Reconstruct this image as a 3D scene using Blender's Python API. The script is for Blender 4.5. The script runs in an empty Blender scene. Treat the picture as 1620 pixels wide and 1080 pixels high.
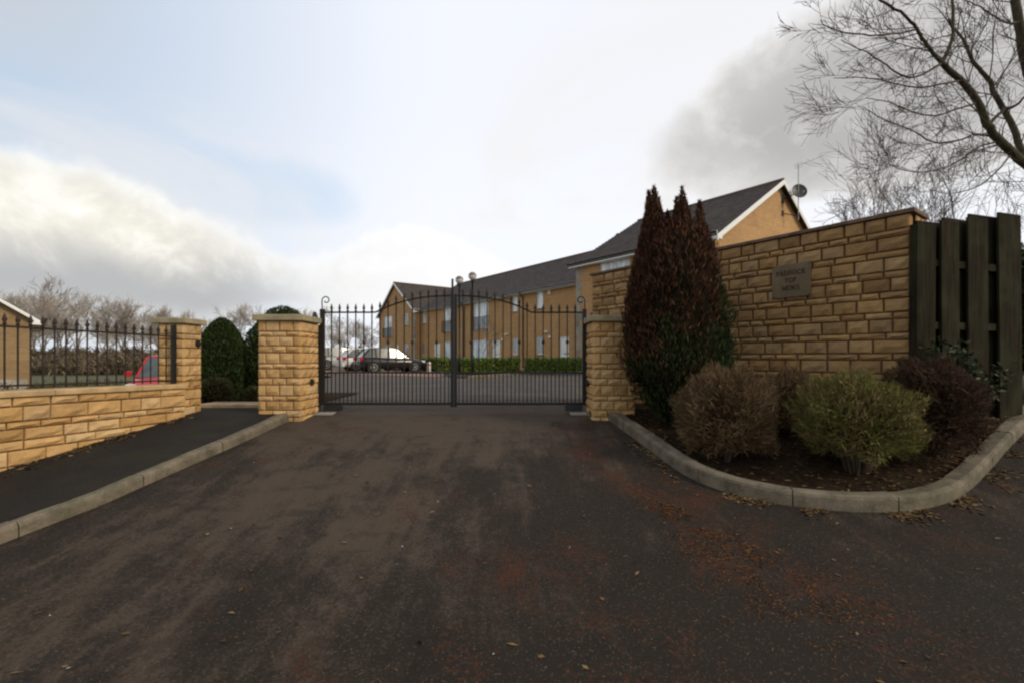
import bpy, bmesh, math, random
import numpy as np
from mathutils import Vector, Matrix, noise
R = math.radians
sc = bpy.context.scene
col = sc.collection
random.seed(7)
rs = np.random.RandomState(11)

# ------------------------------------------------------------------ camera
ZC = 1.65            # height of the lens above the road under it
F = 740.0            # focal length in pixels of the 1620 px wide photograph
HY = 566.0           # row of the horizon
cam_d = bpy.data.cameras.new('camera')
cam = bpy.data.objects.new('camera', cam_d)
col.objects.link(cam)
cam.location = (0, 0, ZC)
cam.rotation_euler = (R(90), 0, 0)
cam_d.sensor_width = 36.0
cam_d.lens = 36.0 * F / 1620.0
cam_d.shift_y = (HY - 540.0) / 1620.0
cam_d.clip_start = 0.05
cam_d.clip_end = 3000
sc.camera = cam
sc.view_settings.view_transform = 'Standard'
sc.view_settings.look = 'None'
sc.view_settings.gamma = 1.0
sc.view_settings.exposure = 0.0
sc.view_settings.use_curve_mapping = False
sc.render.engine = 'CYCLES'
sc.cycles.pixel_filter_type = 'BLACKMAN_HARRIS'
sc.cycles.filter_width = 2.3
sc.cycles.max_bounces = 6
sc.cycles.use_denoising = True

# ------------------------------------------------------------------ shader expressions
class E:
    """a socket with arithmetic"""
    def __init__(s, nt, k): s.nt, s.k = nt, k
    def _m(s, op, *a):
        n = s.nt.nodes.new('ShaderNodeMath'); n.operation = op
        for i, v in enumerate((s,) + a):
            if isinstance(v, E): s.nt.links.new(v.k, n.inputs[i])
            else: n.inputs[i].default_value = v
        return E(s.nt, n.outputs[0])
    def __add__(s, o): return s._m('ADD', o)
    def __sub__(s, o): return s._m('SUBTRACT', o)
    def __mul__(s, o): return s._m('MULTIPLY', o)
    def __truediv__(s, o): return s._m('DIVIDE', o)
    def __neg__(s): return s._m('MULTIPLY', -1.0)
    def pw(s, o): return s._m('POWER', o)
    def mx(s, o): return s._m('MAXIMUM', o)
    def mn(s, o): return s._m('MINIMUM', o)
    def clamp(s):
        r = s._m('ADD', 0.0); r.k.node.use_clamp = True; return r
    def ss(s, a, b, lo=0.0, hi=1.0):
        n = s.nt.nodes.new('ShaderNodeMapRange'); n.interpolation_type = 'SMOOTHSTEP'
        s.nt.links.new(s.k, n.inputs[0])
        for i, v in zip((1, 2, 3, 4), (a, b, lo, hi)): n.inputs[i].default_value = v
        return E(s.nt, n.outputs[0])
    def ramp(s, pts):
        n = s.nt.nodes.new('ShaderNodeValToRGB'); e = n.color_ramp.elements
        while len(e) < len(pts): e.new(0.5)
        for q, (p, c) in zip(e, pts):
            q.position = p; q.color = (c[0], c[1], c[2], 1) if not isinstance(c, float) else (c, c, c, 1)
        s.nt.links.new(s.k, n.inputs[0])
        return E(s.nt, n.outputs[0])
def mixc(nt, f, a, b, mode='MIX'):
    n = nt.nodes.new('ShaderNodeMix'); n.data_type = 'RGBA'; n.blend_type = mode
    for i, v in ((0, f), (6, a), (7, b)):
        if isinstance(v, E): nt.links.new(v.k, n.inputs[i])
        elif isinstance(v, tuple): n.inputs[i].default_value = v + (1,) if len(v) == 3 else v
        else: n.inputs[i].default_value = v
    return E(nt, n.outputs[2])
def nz(nt, vec, scale, detail=4.0, rough=0.55, dist=0.0):
    n = nt.nodes.new('ShaderNodeTexNoise')
    n.inputs['Scale'].default_value = scale; n.inputs['Detail'].default_value = detail
    n.inputs['Roughness'].default_value = rough; n.inputs['Distortion'].default_value = dist
    if vec is not None: nt.links.new(vec.k, n.inputs['Vector'])
    return E(nt, n.outputs['Fac'])
def mapping(nt, vec, scale=(1, 1, 1), rot=(0, 0, 0), loc=(0, 0, 0)):
    n = nt.nodes.new('ShaderNodeMapping')
    n.inputs['Scale'].default_value = scale; n.inputs['Rotation'].default_value = rot; n.inputs['Location'].default_value = loc
    nt.links.new(vec.k, n.inputs['Vector'])
    return E(nt, n.outputs[0])
def sep(nt, vec):
    n = nt.nodes.new('ShaderNodeSeparateXYZ'); nt.links.new(vec.k, n.inputs[0])
    return [E(nt, n.outputs[i]) for i in range(3)]

# ------------------------------------------------------------------ sky
SUN_DIR = Vector((0.80, -0.42, 0.52)).normalized()     # towards the sun: right of and a little behind the lens
w = bpy.data.worlds.new('World'); sc.world = w; w.use_nodes = True
nt = w.node_tree; nt.nodes.clear()
out = nt.nodes.new('ShaderNodeOutputWorld')
sky = nt.nodes.new('ShaderNodeTexSky'); sky.sky_type = 'NISHITA'; sky.sun_disc = False
sky.sun_elevation = math.asin(SUN_DIR.z)
sky.sun_rotation = math.atan2(SUN_DIR.x, SUN_DIR.y)
sky.air_density = 1.0; sky.dust_density = 1.5; sky.ozone_density = 1.0
bg1 = nt.nodes.new('ShaderNodeBackground'); nt.links.new(sky.outputs[0], bg1.inputs[0]); bg1.inputs[1].default_value = 0.10
tc = nt.nodes.new('ShaderNodeTexCoord'); D = E(nt, tc.outputs['Generated'])
dx, dy, dz = sep(nt, D)
az = dx._m('ARCTAN2', dy)._m('DEGREES') if False else dx._m('ARCTAN2', dy) * 57.2958
el = dz._m('ARCSINE') * 57.2958
pz = dz.mx(0.04) + 0.22                                  # cloud-layer coordinates, so that clouds flatten towards the horizon
n = nt.nodes.new('ShaderNodeCombineXYZ')
for i, v in enumerate((dx / pz, dy / pz, dz * 1.5)): nt.links.new(v.k, n.inputs[i])
CL = E(nt, n.outputs[0])
n1 = nz(nt, CL, 1.1, 5, 0.5, 0.3); n2 = nz(nt, D, 5.0, 5, 0.5, 0.3); n3 = nz(nt, D, 14.0, 4, 0.55)
wob = (n2 - 0.5) * 7.0 + (n3 - 0.5) * 3.0
def shifted(v, d):
    n = nt.nodes.new('ShaderNodeVectorMath'); n.operation = 'ADD'; n.inputs[1].default_value = d
    nt.links.new(v.k, n.inputs[0]); return E(nt, n.outputs[0])
ba = nz(nt, D, 6.5, 8, 0.58, 0.4); bb = nz(nt, shifted(D, (0.022, -0.006, 0.030)), 6.5, 8, 0.58, 0.4)
relief = (ba - bb) * 6.0                                   # lit from the sun's side, shaded away from it
bil = (ba - 0.5) * 8.0
# high thin veil: bluer to the left, whiter in the middle
t = az.ss(-60, -6)
veil = mixc(nt, t, (0.53, 0.655, 0.80), (0.90, 0.925, 1.0))
veil = mixc(nt, el.ss(30, 12, 0, 0.35) * t, veil, (1.0, 1.0, 1.02))
gap = ((az + 29 + wob) / 11.0); gap2 = (el - 17.5 + bil * 0.5) / 4.0
veil = mixc(nt, (gap * gap + gap2 * gap2).ss(1.3, 0.2, 0, 0.7), veil, (0.60, 0.74, 0.90))
wisp = nz(nt, mapping(nt, CL, (1, 1, 1), (0, 0, R(30))), 0.9, 8, 0.6, 0.8)
veil = mixc(nt, az.ss(-36, -48) * (el + bil).ss(21, 29) * 0.6, veil, (0.70, 0.69, 0.67))
veil = mixc(nt, wisp.ss(0.46, 0.68, 0, 0.7), veil, (0.90, 0.88, 0.865))
# cumulus bank on the left: top edge given by azimuth
top = ((az + wob * 0.4 + 60) / 120.0).ramp([(0.0, 0.45), (0.10, 0.45), (0.15, 0.452), (0.21, 0.38), (0.27, 0.325), (0.31, 0.30), (0.345, 0.35), (0.39, 0.41), (0.44, 0.40), (0.49, 0.30), (0.60, 0.12), (1.0, 0.10)])
top = top * 40.0 + bil * 0.55 - 0.3
m1 = (top + (n3 - 0.5) * 3.0 + (n2 - 0.5) * 4.0 * az.ss(-30, -18) - el).ss(-0.5, 1.5) * (top - el + 1.0).ss(-0.5, 5.0, 0.55, 1.0)
bank = (el + bil * 0.8 + (az + 46) * 0.02 + az.ss(-30, -15) * 5.0).ss(6.8, 12.0)
cbank = mixc(nt, bank, (0.47, 0.475, 0.48), (0.83, 0.80, 0.715))
cbank = mixc(nt, (el + bil * 0.4).ss(6.0, 3.0, 0, 0.8), cbank, (0.74, 0.755, 0.77))
cbank = mixc(nt, (relief + 0.0).clamp() * bank, cbank, (1.0, 0.985, 0.93))
cbank = mixc(nt, (relief * -0.55).clamp() * bank, cbank, (0.56, 0.56, 0.55))
cbank = mixc(nt, (top - el).ss(2.2, 0.3, 0, 0.6), cbank, (0.97, 0.965, 0.93))
cbank = mixc(nt, az.ss(-32, -8, 0, 0.85), cbank, (0.90, 0.885, 0.87))
m1 = m1 * (el + (n2 - 0.5) * 6.0 - az.ss(-36, -26) * 4.6).ss(-0.4, 1.8)
m1 = m1 * az.ss(-8, 8, 1, 0) * az.ss(-34, -22, 1.0, 0.60)
# grey cloud on the right
qa = (az - 38.0 + bil * 0.9 + wob * 0.9) / 22.0; qe = (el - 23.0 - (az - 30.0) * 0.10 + bil * 1.0 + wob * 0.7) / 8.8
q = (qa * qa + qe * qe).pw(0.5)
m2 = q.ss(1.12, 0.80)
up = (az + bil).ss(26, 44) * el.ss(8, 22)
m2 = m2.mx(up * 0.75)
g2 = mixc(nt, q.ss(0.35, 1.0), (0.46, 0.448, 0.438), (0.66, 0.648, 0.632))
g2 = mixc(nt, (relief * 0.5).clamp(), g2, (0.80, 0.79, 0.775))
g2 = mixc(nt, (relief * -0.4).clamp(), g2, (0.46, 0.45, 0.445))
# the rest of the sky outside the view carries on in the same broken cloud
behind = (az._m('ABSOLUTE')).ss(52, 80)
m3 = behind * n1.ss(0.42, 0.60)
c = mixc(nt, m1, veil, cbank)
c = mixc(nt, m2, c, g2)
c = mixc(nt, m3 * 0.8, c, (0.66, 0.65, 0.64))
bg2 = nt.nodes.new('ShaderNodeBackground'); nt.links.new(c.k, bg2.inputs[0]); bg2.inputs[1].default_value = 1.09
mxs = nt.nodes.new('ShaderNodeMixShader')
cover = (m1.mx(m2) * 0.3 + 0.80 + az.ss(-45, -10) * 0.12).clamp()
nt.links.new(cover.k, mxs.inputs[0]); nt.links.new(bg1.outputs[0], mxs.inputs[1]); nt.links.new(bg2.outputs[0], mxs.inputs[2])
nt.links.new(mxs.outputs[0], out.inputs[0])

# ------------------------------------------------------------------ sun (veiled by cloud)
sl = bpy.data.lights.new('sun', 'SUN'); sl.energy = 1.9; sl.angle = R(12); sl.color = (1.0, 0.87, 0.68)
so = bpy.data.objects.new('sun', sl); col.objects.link(so)
so.rotation_euler = (-SUN_DIR).to_track_quat('-Z', 'Y').to_euler()
so.location = (20, -10, 30)

# ------------------------------------------------------------------ materials
def newmat(name):
    m = bpy.data.materials.new(name); m.use_nodes = True
    nt = m.node_tree; b = nt.nodes['Principled BSDF']
    return m, nt, b
def coords(nt, kind='Object'):
    t = nt.nodes.new('ShaderNodeTexCoord'); return E(nt, t.outputs[kind])
def worldpos(nt):
    g = nt.nodes.new('ShaderNodeNewGeometry'); return E(nt, g.outputs['Position'])
def bump(nt, b, h, strength=0.4, dist=0.01):
    n = nt.nodes.new('ShaderNodeBump'); n.inputs['Strength'].default_value = strength; n.inputs['Distance'].default_value = dist
    nt.links.new(h.k, n.inputs['Height']); nt.links.new(n.outputs[0], b.inputs['Normal'])
def orand(nt):
    n = nt.nodes.new('ShaderNodeObjectInfo'); return E(nt, n.outputs['Random'])
def irand(nt):
    n = nt.nodes.new('ShaderNodeNewGeometry'); return E(nt, n.outputs['Random Per Island'])
def setc(nt, b, c): nt.links.new(c.k, b.inputs['Base Color'])
def plain(name, c, rough=0.6, metal=0.0, var=0.15, scale=8.0, bmp=0.0, spec=0.5, rnd=0.0, bd=0.005):
    """a colour with grain: mottled by noise, optionally varied per object"""
    m, nt, b = newmat(name)
    v = worldpos(nt)
    n = nz(nt, v, scale, 5)
    d = tuple(x * (1 - var) for x in c); l = tuple(min(1, x * (1 + var)) for x in c)
    cc = mixc(nt, n.ss(0.3, 0.7), d, l)
    if rnd: cc = mixc(nt, 1.0, cc, orand(nt).ramp([(0, 1 - rnd), (1, 1.0)]), 'MULTIPLY')
    setc(nt, b, cc)
    b.inputs['Roughness'].default_value = rough; b.inputs['Metallic'].default_value = metal
    b.inputs['Specular IOR Level'].default_value = spec
    if bmp: bump(nt, b, nz(nt, v, scale * 6, 4), bmp, bd)
    return m
def stone_mat(name, a, bcol, ccol, dirt=0.3):
    m, nt, b = newmat(name)
    v = worldpos(nt); r = orand(nt)
    cc = r.ramp([(0.0, a), (0.3, bcol), (0.6, ccol), (0.82, a), (0.9, tuple(x * 0.74 for x in bcol)), (1.0, tuple(x * 0.9 for x in ccol))])
    n = nz(nt, v, 9, 6, 0.6); f = nz(nt, mapping(nt, v, (1, 1, 3)), 45, 4, 0.6)
    cc = mixc(nt, n.ss(0.35, 0.75, 0, 0.45), cc, tuple(x * 0.62 for x in bcol))
    cc = mixc(nt, f.ss(0.45, 0.75, 0, 0.35), cc, tuple(min(1, x * 1.22) for x in a))
    st = nz(nt, mapping(nt, v, (1, 1, 0.5)), 2.2, 4)
    cc = mixc(nt, st.ss(0.48, 0.72, 0, dirt), cc, (0.16, 0.105, 0.06))
    cc = mixc(nt, nz(nt, v, 3.3, 6, 0.7).ss(0.58, 0.7, 0, 0.30), cc, (0.12, 0.10, 0.06))
    setc(nt, b, cc); b.inputs['Roughness'].default_value = 0.9; b.inputs['Specular IOR Level'].default_value = 0.2
    bump(nt, b, nz(nt, v, 30, 6, 0.65), 0.7, 0.012)
    return m
M = {}
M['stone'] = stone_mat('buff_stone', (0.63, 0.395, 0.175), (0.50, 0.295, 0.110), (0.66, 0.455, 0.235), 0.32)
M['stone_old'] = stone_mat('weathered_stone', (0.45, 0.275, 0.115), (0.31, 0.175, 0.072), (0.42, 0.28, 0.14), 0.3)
M['mortar'] = plain('mortar', (0.25, 0.145, 0.07), 0.95, var=0.3, scale=12, bmp=0.4)
M['cap'] = plain('sandstone_cap', (0.34, 0.28, 0.17), 0.85, var=0.22, scale=6, bmp=0.4, rnd=0.1)
M['coping'] = plain('stone_coping', (0.56, 0.38, 0.19), 0.85, var=0.2, scale=6, bmp=0.4, rnd=0.15)
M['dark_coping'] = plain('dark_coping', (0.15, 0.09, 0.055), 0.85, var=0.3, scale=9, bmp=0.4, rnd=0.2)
M['iron'] = plain('black_iron', (0.012, 0.012, 0.013), 0.45, var=0.3, scale=20, spec=0.4)
M['iron_rust'] = plain('worn_iron', (0.028, 0.017, 0.012), 0.6, var=0.4, scale=30, spec=0.3)
M['galv'] = plain('grey_steel', (0.10, 0.105, 0.11), 0.5, metal=0.3, var=0.2)
M['white'] = plain('white_upvc', (0.86, 0.86, 0.84), 0.4, var=0.04)
M['cream'] = plain('cream_plastic', (0.72, 0.66, 0.50), 0.5, var=0.05)
M['wood'] = None
M['black'] = plain('black_plastic', (0.015, 0.015, 0.016), 0.5, var=0.2)
M['kerb'] = None

def kerb_mat():
    m, nt, b = newmat('concrete_kerb')
    v = worldpos(nt)
    n = nz(nt, v, 5, 6, 0.65)
    cc = mixc(nt, n.ss(0.3, 0.7), (0.085, 0.070, 0.046), (0.22, 0.18, 0.125))
    cc = mixc(nt, nz(nt, v, 60, 3).ss(0.5, 0.7, 0, 0.4), cc, (0.32, 0.28, 0.21))
    cc = mixc(nt, nz(nt, v, 1.6, 4).ss(0.52, 0.7, 0, 0.6), cc, (0.06, 0.065, 0.03))
    cc = mixc(nt, 1.0, cc, orand(nt).ramp([(0, 0.8), (1, 1.0)]), 'MULTIPLY')
    setc(nt, b, cc); b.inputs['Roughness'].default_value = 0.9
    bump(nt, b, nz(nt, v, 70, 5, 0.7), 0.6, 0.006)
    return m
M['kerb'] = kerb_mat()
def wood_mat():
    m, nt, b = newmat('weathered_dimmed_timber')
    v = worldpos(nt); r = orand(nt)
    g = nz(nt, mapping(nt, v, (14, 14, 0.7)), 3.0, 6, 0.65, 0.6)
    cc = mixc(nt, g.ss(0.3, 0.7), (0.013, 0.011, 0.0062), (0.042, 0.034, 0.019))  # weathered tones, lowered further to paint in lens-corner darkening
    cc = mixc(nt, nz(nt, v, 2.5, 4).ss(0.45, 0.7, 0, 0.5), cc, (0.05, 0.055, 0.03))
    cc = mixc(nt, 1.0, cc, r.ramp([(0, 0.6), (1, 1.0)]), 'MULTIPLY')
    setc(nt, b, cc); b.inputs['Roughness'].default_value = 0.95; b.inputs['Specular IOR Level'].default_value = 0.08
    bump(nt, b, g, 0.6, 0.006)
    return m
M['wood'] = wood_mat()
def asphalt(name, dark, light, litter=0.0, patch=0.7, pscale=(1, 1, 1), moss=0.0, spec=0.35, rise=0.0):
    m, nt, b = newmat(name)
    v = worldpos(nt)
    sx, sy, sz = sep(nt, v)
    fine = nz(nt, v, 190, 3, 0.75); mid = nz(nt, v, 45, 6, 0.75); grit = nz(nt, v, 70, 2, 0.6)
    big = nz(nt, mapping(nt, v, pscale, (0, 0, R(-24))), 1.5, 12, 0.74, 0.15)
    lane = nz(nt, mapping(nt, v, (3.2, 0.42, 1), (0, 0, R(-14))), 1.6, 8, 0.65, 0.2)
    wear_and_light = big * 0.65 + lane * 0.35 + (mid - 0.5) * 0.40
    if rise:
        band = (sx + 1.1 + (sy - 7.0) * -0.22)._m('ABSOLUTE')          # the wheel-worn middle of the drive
        wear_and_light = wear_and_light + band.ss(2.4, 0.4, -0.05, 0.065) + sy.ss(4.2, 7.2, 0.0, rise) - sy.ss(3.2, 1.8, 0.0, 0.06)  # distance terms paint in brightening toward the gate and lens falloff close by
    cc = mixc(nt, wear_and_light.ss(0.455, 0.62, 0, patch), dark, light)
    b2 = nz(nt, mapping(nt, v, (0.9, 1.6, 1), (0, 0, R(35))), 2.4, 9, 0.7, 0.3)
    cc = mixc(nt, (b2 + (mid - 0.5) * 0.6).ss(0.54, 0.62, 0, 0.45), cc, tuple(x * 0.62 for x in dark))
    cc = mixc(nt, grit.ss(0.58, 0.70, 0, 0.6), cc, tuple(x * 1.7 for x in light))
    cc = mixc(nt, fine.ss(0.45, 0.25, 0, 0.6), cc, tuple(x * 0.35 for x in dark))
    if litter:
        l1 = nz(nt, v, 1.6, 7, 0.65, 0.4); l2 = nz(nt, v, 34, 5, 0.8)
        # needles washed into a drift that runs from the planting bed towards the lens
        d = (sx - 1.72 + (sy - 3.4) * 0.40)._m('ABSOLUTE')
        drift = d.ss(0.8, 0.05, 0, 0.12)
        ex = (sx - 0.05) / 0.9; ey = (sy - 2.7) / 0.9
        drift = drift.mx((ex * ex + ey * ey).ss(1.8, 0.1, 0, 0.075))
        k = (l1 + (l2 - 0.5) * 1.15 + drift).ss(0.635, 0.70, 0, litter)
        cc = mixc(nt, k, cc, mixc(nt, nz(nt, v, 120, 3).ss(0.35, 0.65), (0.026, 0.011, 0.007), (0.085, 0.034, 0.016)))
    if moss:
        cc = mixc(nt, (nz(nt, v, 1.2, 5) + (mid - 0.5) * 0.3).ss(0.54, 0.62, 0, moss), cc, (0.035, 0.04, 0.012))
    setc(nt, b, cc); b.inputs['Roughness'].default_value = 0.85; b.inputs['Specular IOR Level'].default_value = spec
    bump(nt, b, grit * 0.7 + mid * 0.8, 0.8, 0.010)
    return m
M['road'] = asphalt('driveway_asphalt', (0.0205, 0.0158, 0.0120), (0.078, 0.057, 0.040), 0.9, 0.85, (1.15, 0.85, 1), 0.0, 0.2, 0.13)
M['path'] = asphalt('pavement_asphalt', (0.019, 0.017, 0.0155), (0.032, 0.028, 0.024), 0.35, 0.6, (1, 1, 1), 0.25, 0.15)
M['park'] = asphalt('car_park_asphalt', (0.085, 0.076, 0.068), (0.15, 0.133, 0.118), 0.0, 0.7, (0.3, 0.8, 1), 0.0, 0.12)
def paving_mat():
    m, nt, b = newmat('red_block_paving')
    v = worldpos(nt)
    br = nt.nodes.new('ShaderNodeTexBrick'); nt.links.new(v.k, br.inputs['Vector'])
    br.inputs['Color1'].default_value = (0.34, 0.19, 0.14, 1); br.inputs['Color2'].default_value = (0.27, 0.14, 0.10, 1)
    br.inputs['Mortar'].default_value = (0.12, 0.09, 0.07, 1); br.inputs['Scale'].default_value = 1.0
    br.inputs['Brick Width'].default_value = 0.2; br.inputs['Row Height'].default_value = 0.1; br.inputs['Mortar Size'].default_value = 0.006
    cc = mixc(nt, nz(nt, v, 0.8, 4).ss(0.4, 0.7, 0, 0.4), E(nt, br.outputs[0]), (0.16, 0.11, 0.09))
    setc(nt, b, cc); b.inputs['Roughness'].default_value = 0.85
    return m
M['paving'] = paving_mat()
M['slab'] = plain('buff_paving_slab', (0.42, 0.31, 0.19), 0.9, var=0.2, scale=5, bmp=0.3, rnd=0.15)
def brick_mat(name, a, bc, mo):
    m, nt, b = newmat(name)
    v = coords(nt); x, y, z = sep(nt, v)
    cmb = nt.nodes.new('ShaderNodeCombineXYZ')
    nt.links.new((x + y).k, cmb.inputs[0]); nt.links.new(z.k, cmb.inputs[1])
    br = nt.nodes.new('ShaderNodeTexBrick'); nt.links.new(cmb.outputs[0], br.inputs['Vector'])
    br.inputs['Color1'].default_value = a + (1,); br.inputs['Color2'].default_value = bc + (1,); br.inputs['Mortar'].default_value = mo + (1,)
    br.inputs['Scale'].default_value = 1.0; br.inputs['Brick Width'].default_value = 0.225; br.inputs['Row Height'].default_value = 0.075
    br.inputs['Mortar Size'].default_value = 0.008; br.inputs['Bias'].default_value = -0.1
    big = nz(nt, E(nt, cmb.outputs[0]), 1.1, 4)
    cc = mixc(nt, big.ss(0.35, 0.7, 0, 0.35), E(nt, br.outputs[0]), tuple(q * 0.72 for q in bc))
    row = nz(nt, mapping(nt, E(nt, cmb.outputs[0]), (0.25, 13, 1)), 1.0, 2)
    cc = mixc(nt, row.ss(0.45, 0.7, 0, 0.3), cc, tuple(min(1, q * 1.25) for q in a))
    setc(nt, b, cc); b.inputs['Roughness'].default_value = 0.9
    bump(nt, b, E(nt, br.outputs['Fac']) * -1.0, 0.5, 0.008)
    return m
M['brick'] = brick_mat('buff_brick', (0.53, 0.305, 0.125), (0.43, 0.23, 0.085), (0.44, 0.31, 0.18))
M['brick_pale'] = brick_mat('pale_brick', (0.34, 0.225, 0.11), (0.26, 0.165, 0.075), (0.28, 0.20, 0.12))
def roof_mat():
    m, nt, b = newmat('roof_tiles')
    v = coords(nt); x, y, z = sep(nt, v)
    cell = nz(nt, mapping(nt, v, (3.0, 2.8, 2.8)), 1.0, 2)
    wv = nt.nodes.new('ShaderNodeTexWave'); wv.bands_direction = 'X'; wv.inputs['Scale'].default_value = 1.06
    wv.inputs['Distortion'].default_value = 0.0; nt.links.new(v.k, wv.inputs['Vector'])
    cc = mixc(nt, cell.ss(0.35, 0.65), (0.050, 0.040, 0.036), (0.088, 0.070, 0.062))
    cc = mixc(nt, E(nt, wv.outputs['Fac']).ss(0.12, 0.0, 0, 0.7), cc, (0.02, 0.017, 0.016))
    cc = mixc(nt, nz(nt, v, 0.6, 5).ss(0.5, 0.75, 0, 0.35), cc, (0.10, 0.085, 0.065))
    setc(nt, b, cc); b.inputs['Roughness'].default_value = 0.8; b.inputs['Specular IOR Level'].default_value = 0.3
    return m
M['roof'] = roof_mat()
M['ridge'] = plain('ridge_tiles', (0.12, 0.075, 0.045), 0.85, var=0.3)
M['quoin'] = plain('quoin_stone', (0.36, 0.33, 0.27), 0.9, var=0.15, scale=3, rnd=0.35)
def glass_mat(name, c, rough=0.06):
    m, nt, b = newmat(name)
    v = worldpos(nt)
    cc = mixc(nt, nz(nt, mapping(nt, v, (2, 2, 0.6)), 1.5, 3).ss(0.4, 0.6), c, tuple(x * 1.7 for x in c))
    setc(nt, b, cc); b.inputs['Roughness'].default_value = rough; b.inputs['Specular IOR Level'].default_value = 0.9
    b.inputs['Coat Weight'].default_value = 0.5; b.inputs['Coat Roughness'].default_value = 0.03
    return m
M['glass'] = glass_mat('window_glass', (0.20, 0.25, 0.28))  # pane colour lightened to paint in reflected sky
M['glass_sky'] = glass_mat('sky_painted_glass', (0.50, 0.56, 0.60), 0.15)  # paler panes, bright sky reflection painted into the base colour
M['car_glass'] = glass_mat('car_glass', (0.03, 0.036, 0.036), 0.16)
M['car_glass'].node_tree.nodes['Principled BSDF'].inputs['Coat Weight'].default_value = 0.1
def paint(name, c):
    m, nt, b = newmat(name)
    v = worldpos(nt)
    setc(nt, b, mixc(nt, nz(nt, v, 3, 4).ss(0.35, 0.7), c, tuple(x * 0.86 for x in c)))
    b.inputs['Roughness'].default_value = 0.35; b.inputs['Specular IOR Level'].default_value = 0.3; b.inputs['Coat Weight'].default_value = 0.35; b.inputs['Coat Roughness'].default_value = 0.05
    return m
M['p_black'] = paint('black_paint', (0.012, 0.013, 0.015)); M['p_white'] = paint('white_paint', (0.74, 0.74, 0.72))
M['p_silver'] = paint('silver_paint', (0.42, 0.45, 0.45)); M['p_red'] = paint('red_paint', (0.50, 0.012, 0.015))
M['tyre'] = plain('tyre_rubber', (0.015, 0.015, 0.015), 0.85)
M['rim'] = plain('alloy_rim', (0.4, 0.4, 0.41), 0.35, metal=0.7, var=0.05)
M['tail'] = plain('red_lens', (0.45, 0.01, 0.01), 0.15, var=0.1); M['lens'] = plain('clear_lens', (0.7, 0.7, 0.7), 0.1, var=0.05)
M['plate'] = plain('number_plate', (0.75, 0.72, 0.5), 0.4, var=0.03)
def leafmat(name, cols, rough=0.7, pos=None, transl=0.0, spec=0.25):
    m, nt, b = newmat(name)
    r = irand(nt); v = coords(nt)
    cc = r.ramp([(i / (len(cols) - 1), q) for i, q in enumerate(cols)])
    if pos: cc = pos(nt, v, cc, r)
    setc(nt, b, cc); b.inputs['Roughness'].default_value = rough; b.inputs['Specular IOR Level'].default_value = spec
    return m
def conifer_pos(nt, v, cc, r):
    x, y, z = sep(nt, v)
    n = nz(nt, v, 2.6, 4, 0.6); n_ = nz(nt, mapping(nt, v, (5, 5, 1.2)), 1.0, 3)
    k = (z * 0.50 - x * 0.34 + (n - 0.5) * 2.2 + (n_ - 0.5) * 1.6 + (r - 0.5) * 0.25).ss(0.45, 0.80)
    br = r.ramp([(0, (0.030, 0.011, 0.006)), (0.5, (0.062, 0.022, 0.010)), (0.85, (0.11, 0.045, 0.02)), (1, (0.16, 0.08, 0.04))])
    return mixc(nt, k, cc, br)
M['thuja'] = leafmat('dying_conifer_foliage', [(0.011, 0.020, 0.005), (0.022, 0.038, 0.008), (0.042, 0.068, 0.013)], 0.75, conifer_pos)
M['yew'] = leafmat('dark_conifer_foliage', [(0.014, 0.026, 0.006), (0.026, 0.047, 0.010), (0.05, 0.08, 0.016)], 0.7)
M['hedge'] = leafmat('hedge_leaves', [(0.055, 0.10, 0.014), (0.12, 0.18, 0.025), (0.22, 0.28, 0.05)], 0.5)
M['twig_brown'] = leafmat('brown_twigs', [(0.06, 0.038, 0.018), (0.14, 0.088, 0.044), (0.27, 0.18, 0.09)], 0.85)
M['twig_red'] = leafmat('dark_red_twigs', [(0.026, 0.014, 0.009), (0.062, 0.032, 0.018), (0.11, 0.062, 0.034)], 0.85)
def shrub_pos(nt, v, cc, r):
    n = nz(nt, v, 4.0, 4); x, y, z = sep(nt, v)
    g = r.ramp([(0, (0.055, 0.07, 0.014)), (0.6, (0.12, 0.14, 0.026)), (1, (0.22, 0.22, 0.05))])
    return mixc(nt, (n - 0.53 + (r - 0.5) * 0.5).ss(-0.06, 0.08), cc, g)
M['shrub_green'] = leafmat('green_and_brown_shrub', [(0.08, 0.055, 0.022), (0.19, 0.14, 0.055), (0.33, 0.26, 0.12)], 0.75, shrub_pos)
M['laurel'] = leafmat('laurel_leaves', [(0.009, 0.018, 0.005), (0.018, 0.032, 0.008), (0.035, 0.05, 0.014)], 0.6, spec=0.25)
M['olive'] = leafmat('olive_shrub', [(0.04, 0.04, 0.014), (0.07, 0.07, 0.022), (0.10, 0.09, 0.035)], 0.75)
M['scrub'] = leafmat('winter_scrub', [(0.09, 0.068, 0.043), (0.13, 0.10, 0.065), (0.18, 0.145, 0.095)], 0.9)
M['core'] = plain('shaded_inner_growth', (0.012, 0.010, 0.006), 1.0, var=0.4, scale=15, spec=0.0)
M['bark'] = plain('bark', (0.045, 0.032, 0.020), 0.9, var=0.4, scale=14, bmp=0.5, bd=0.01)
M['bark_green'] = plain('mossy_bark', (0.050, 0.042, 0.018), 0.9, var=0.4, scale=10, bmp=0.5, bd=0.01)
M['twig'] = plain('bare_twigs', (0.060, 0.040, 0.027), 0.9, var=0.3, scale=2)
M['twig_hazed'] = plain('hazed_far_twigs', (0.29, 0.25, 0.21), 0.9, var=0.3, scale=0.4)  # haze over the distant trees is painted into this pale colour
M['soil'] = None
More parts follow.
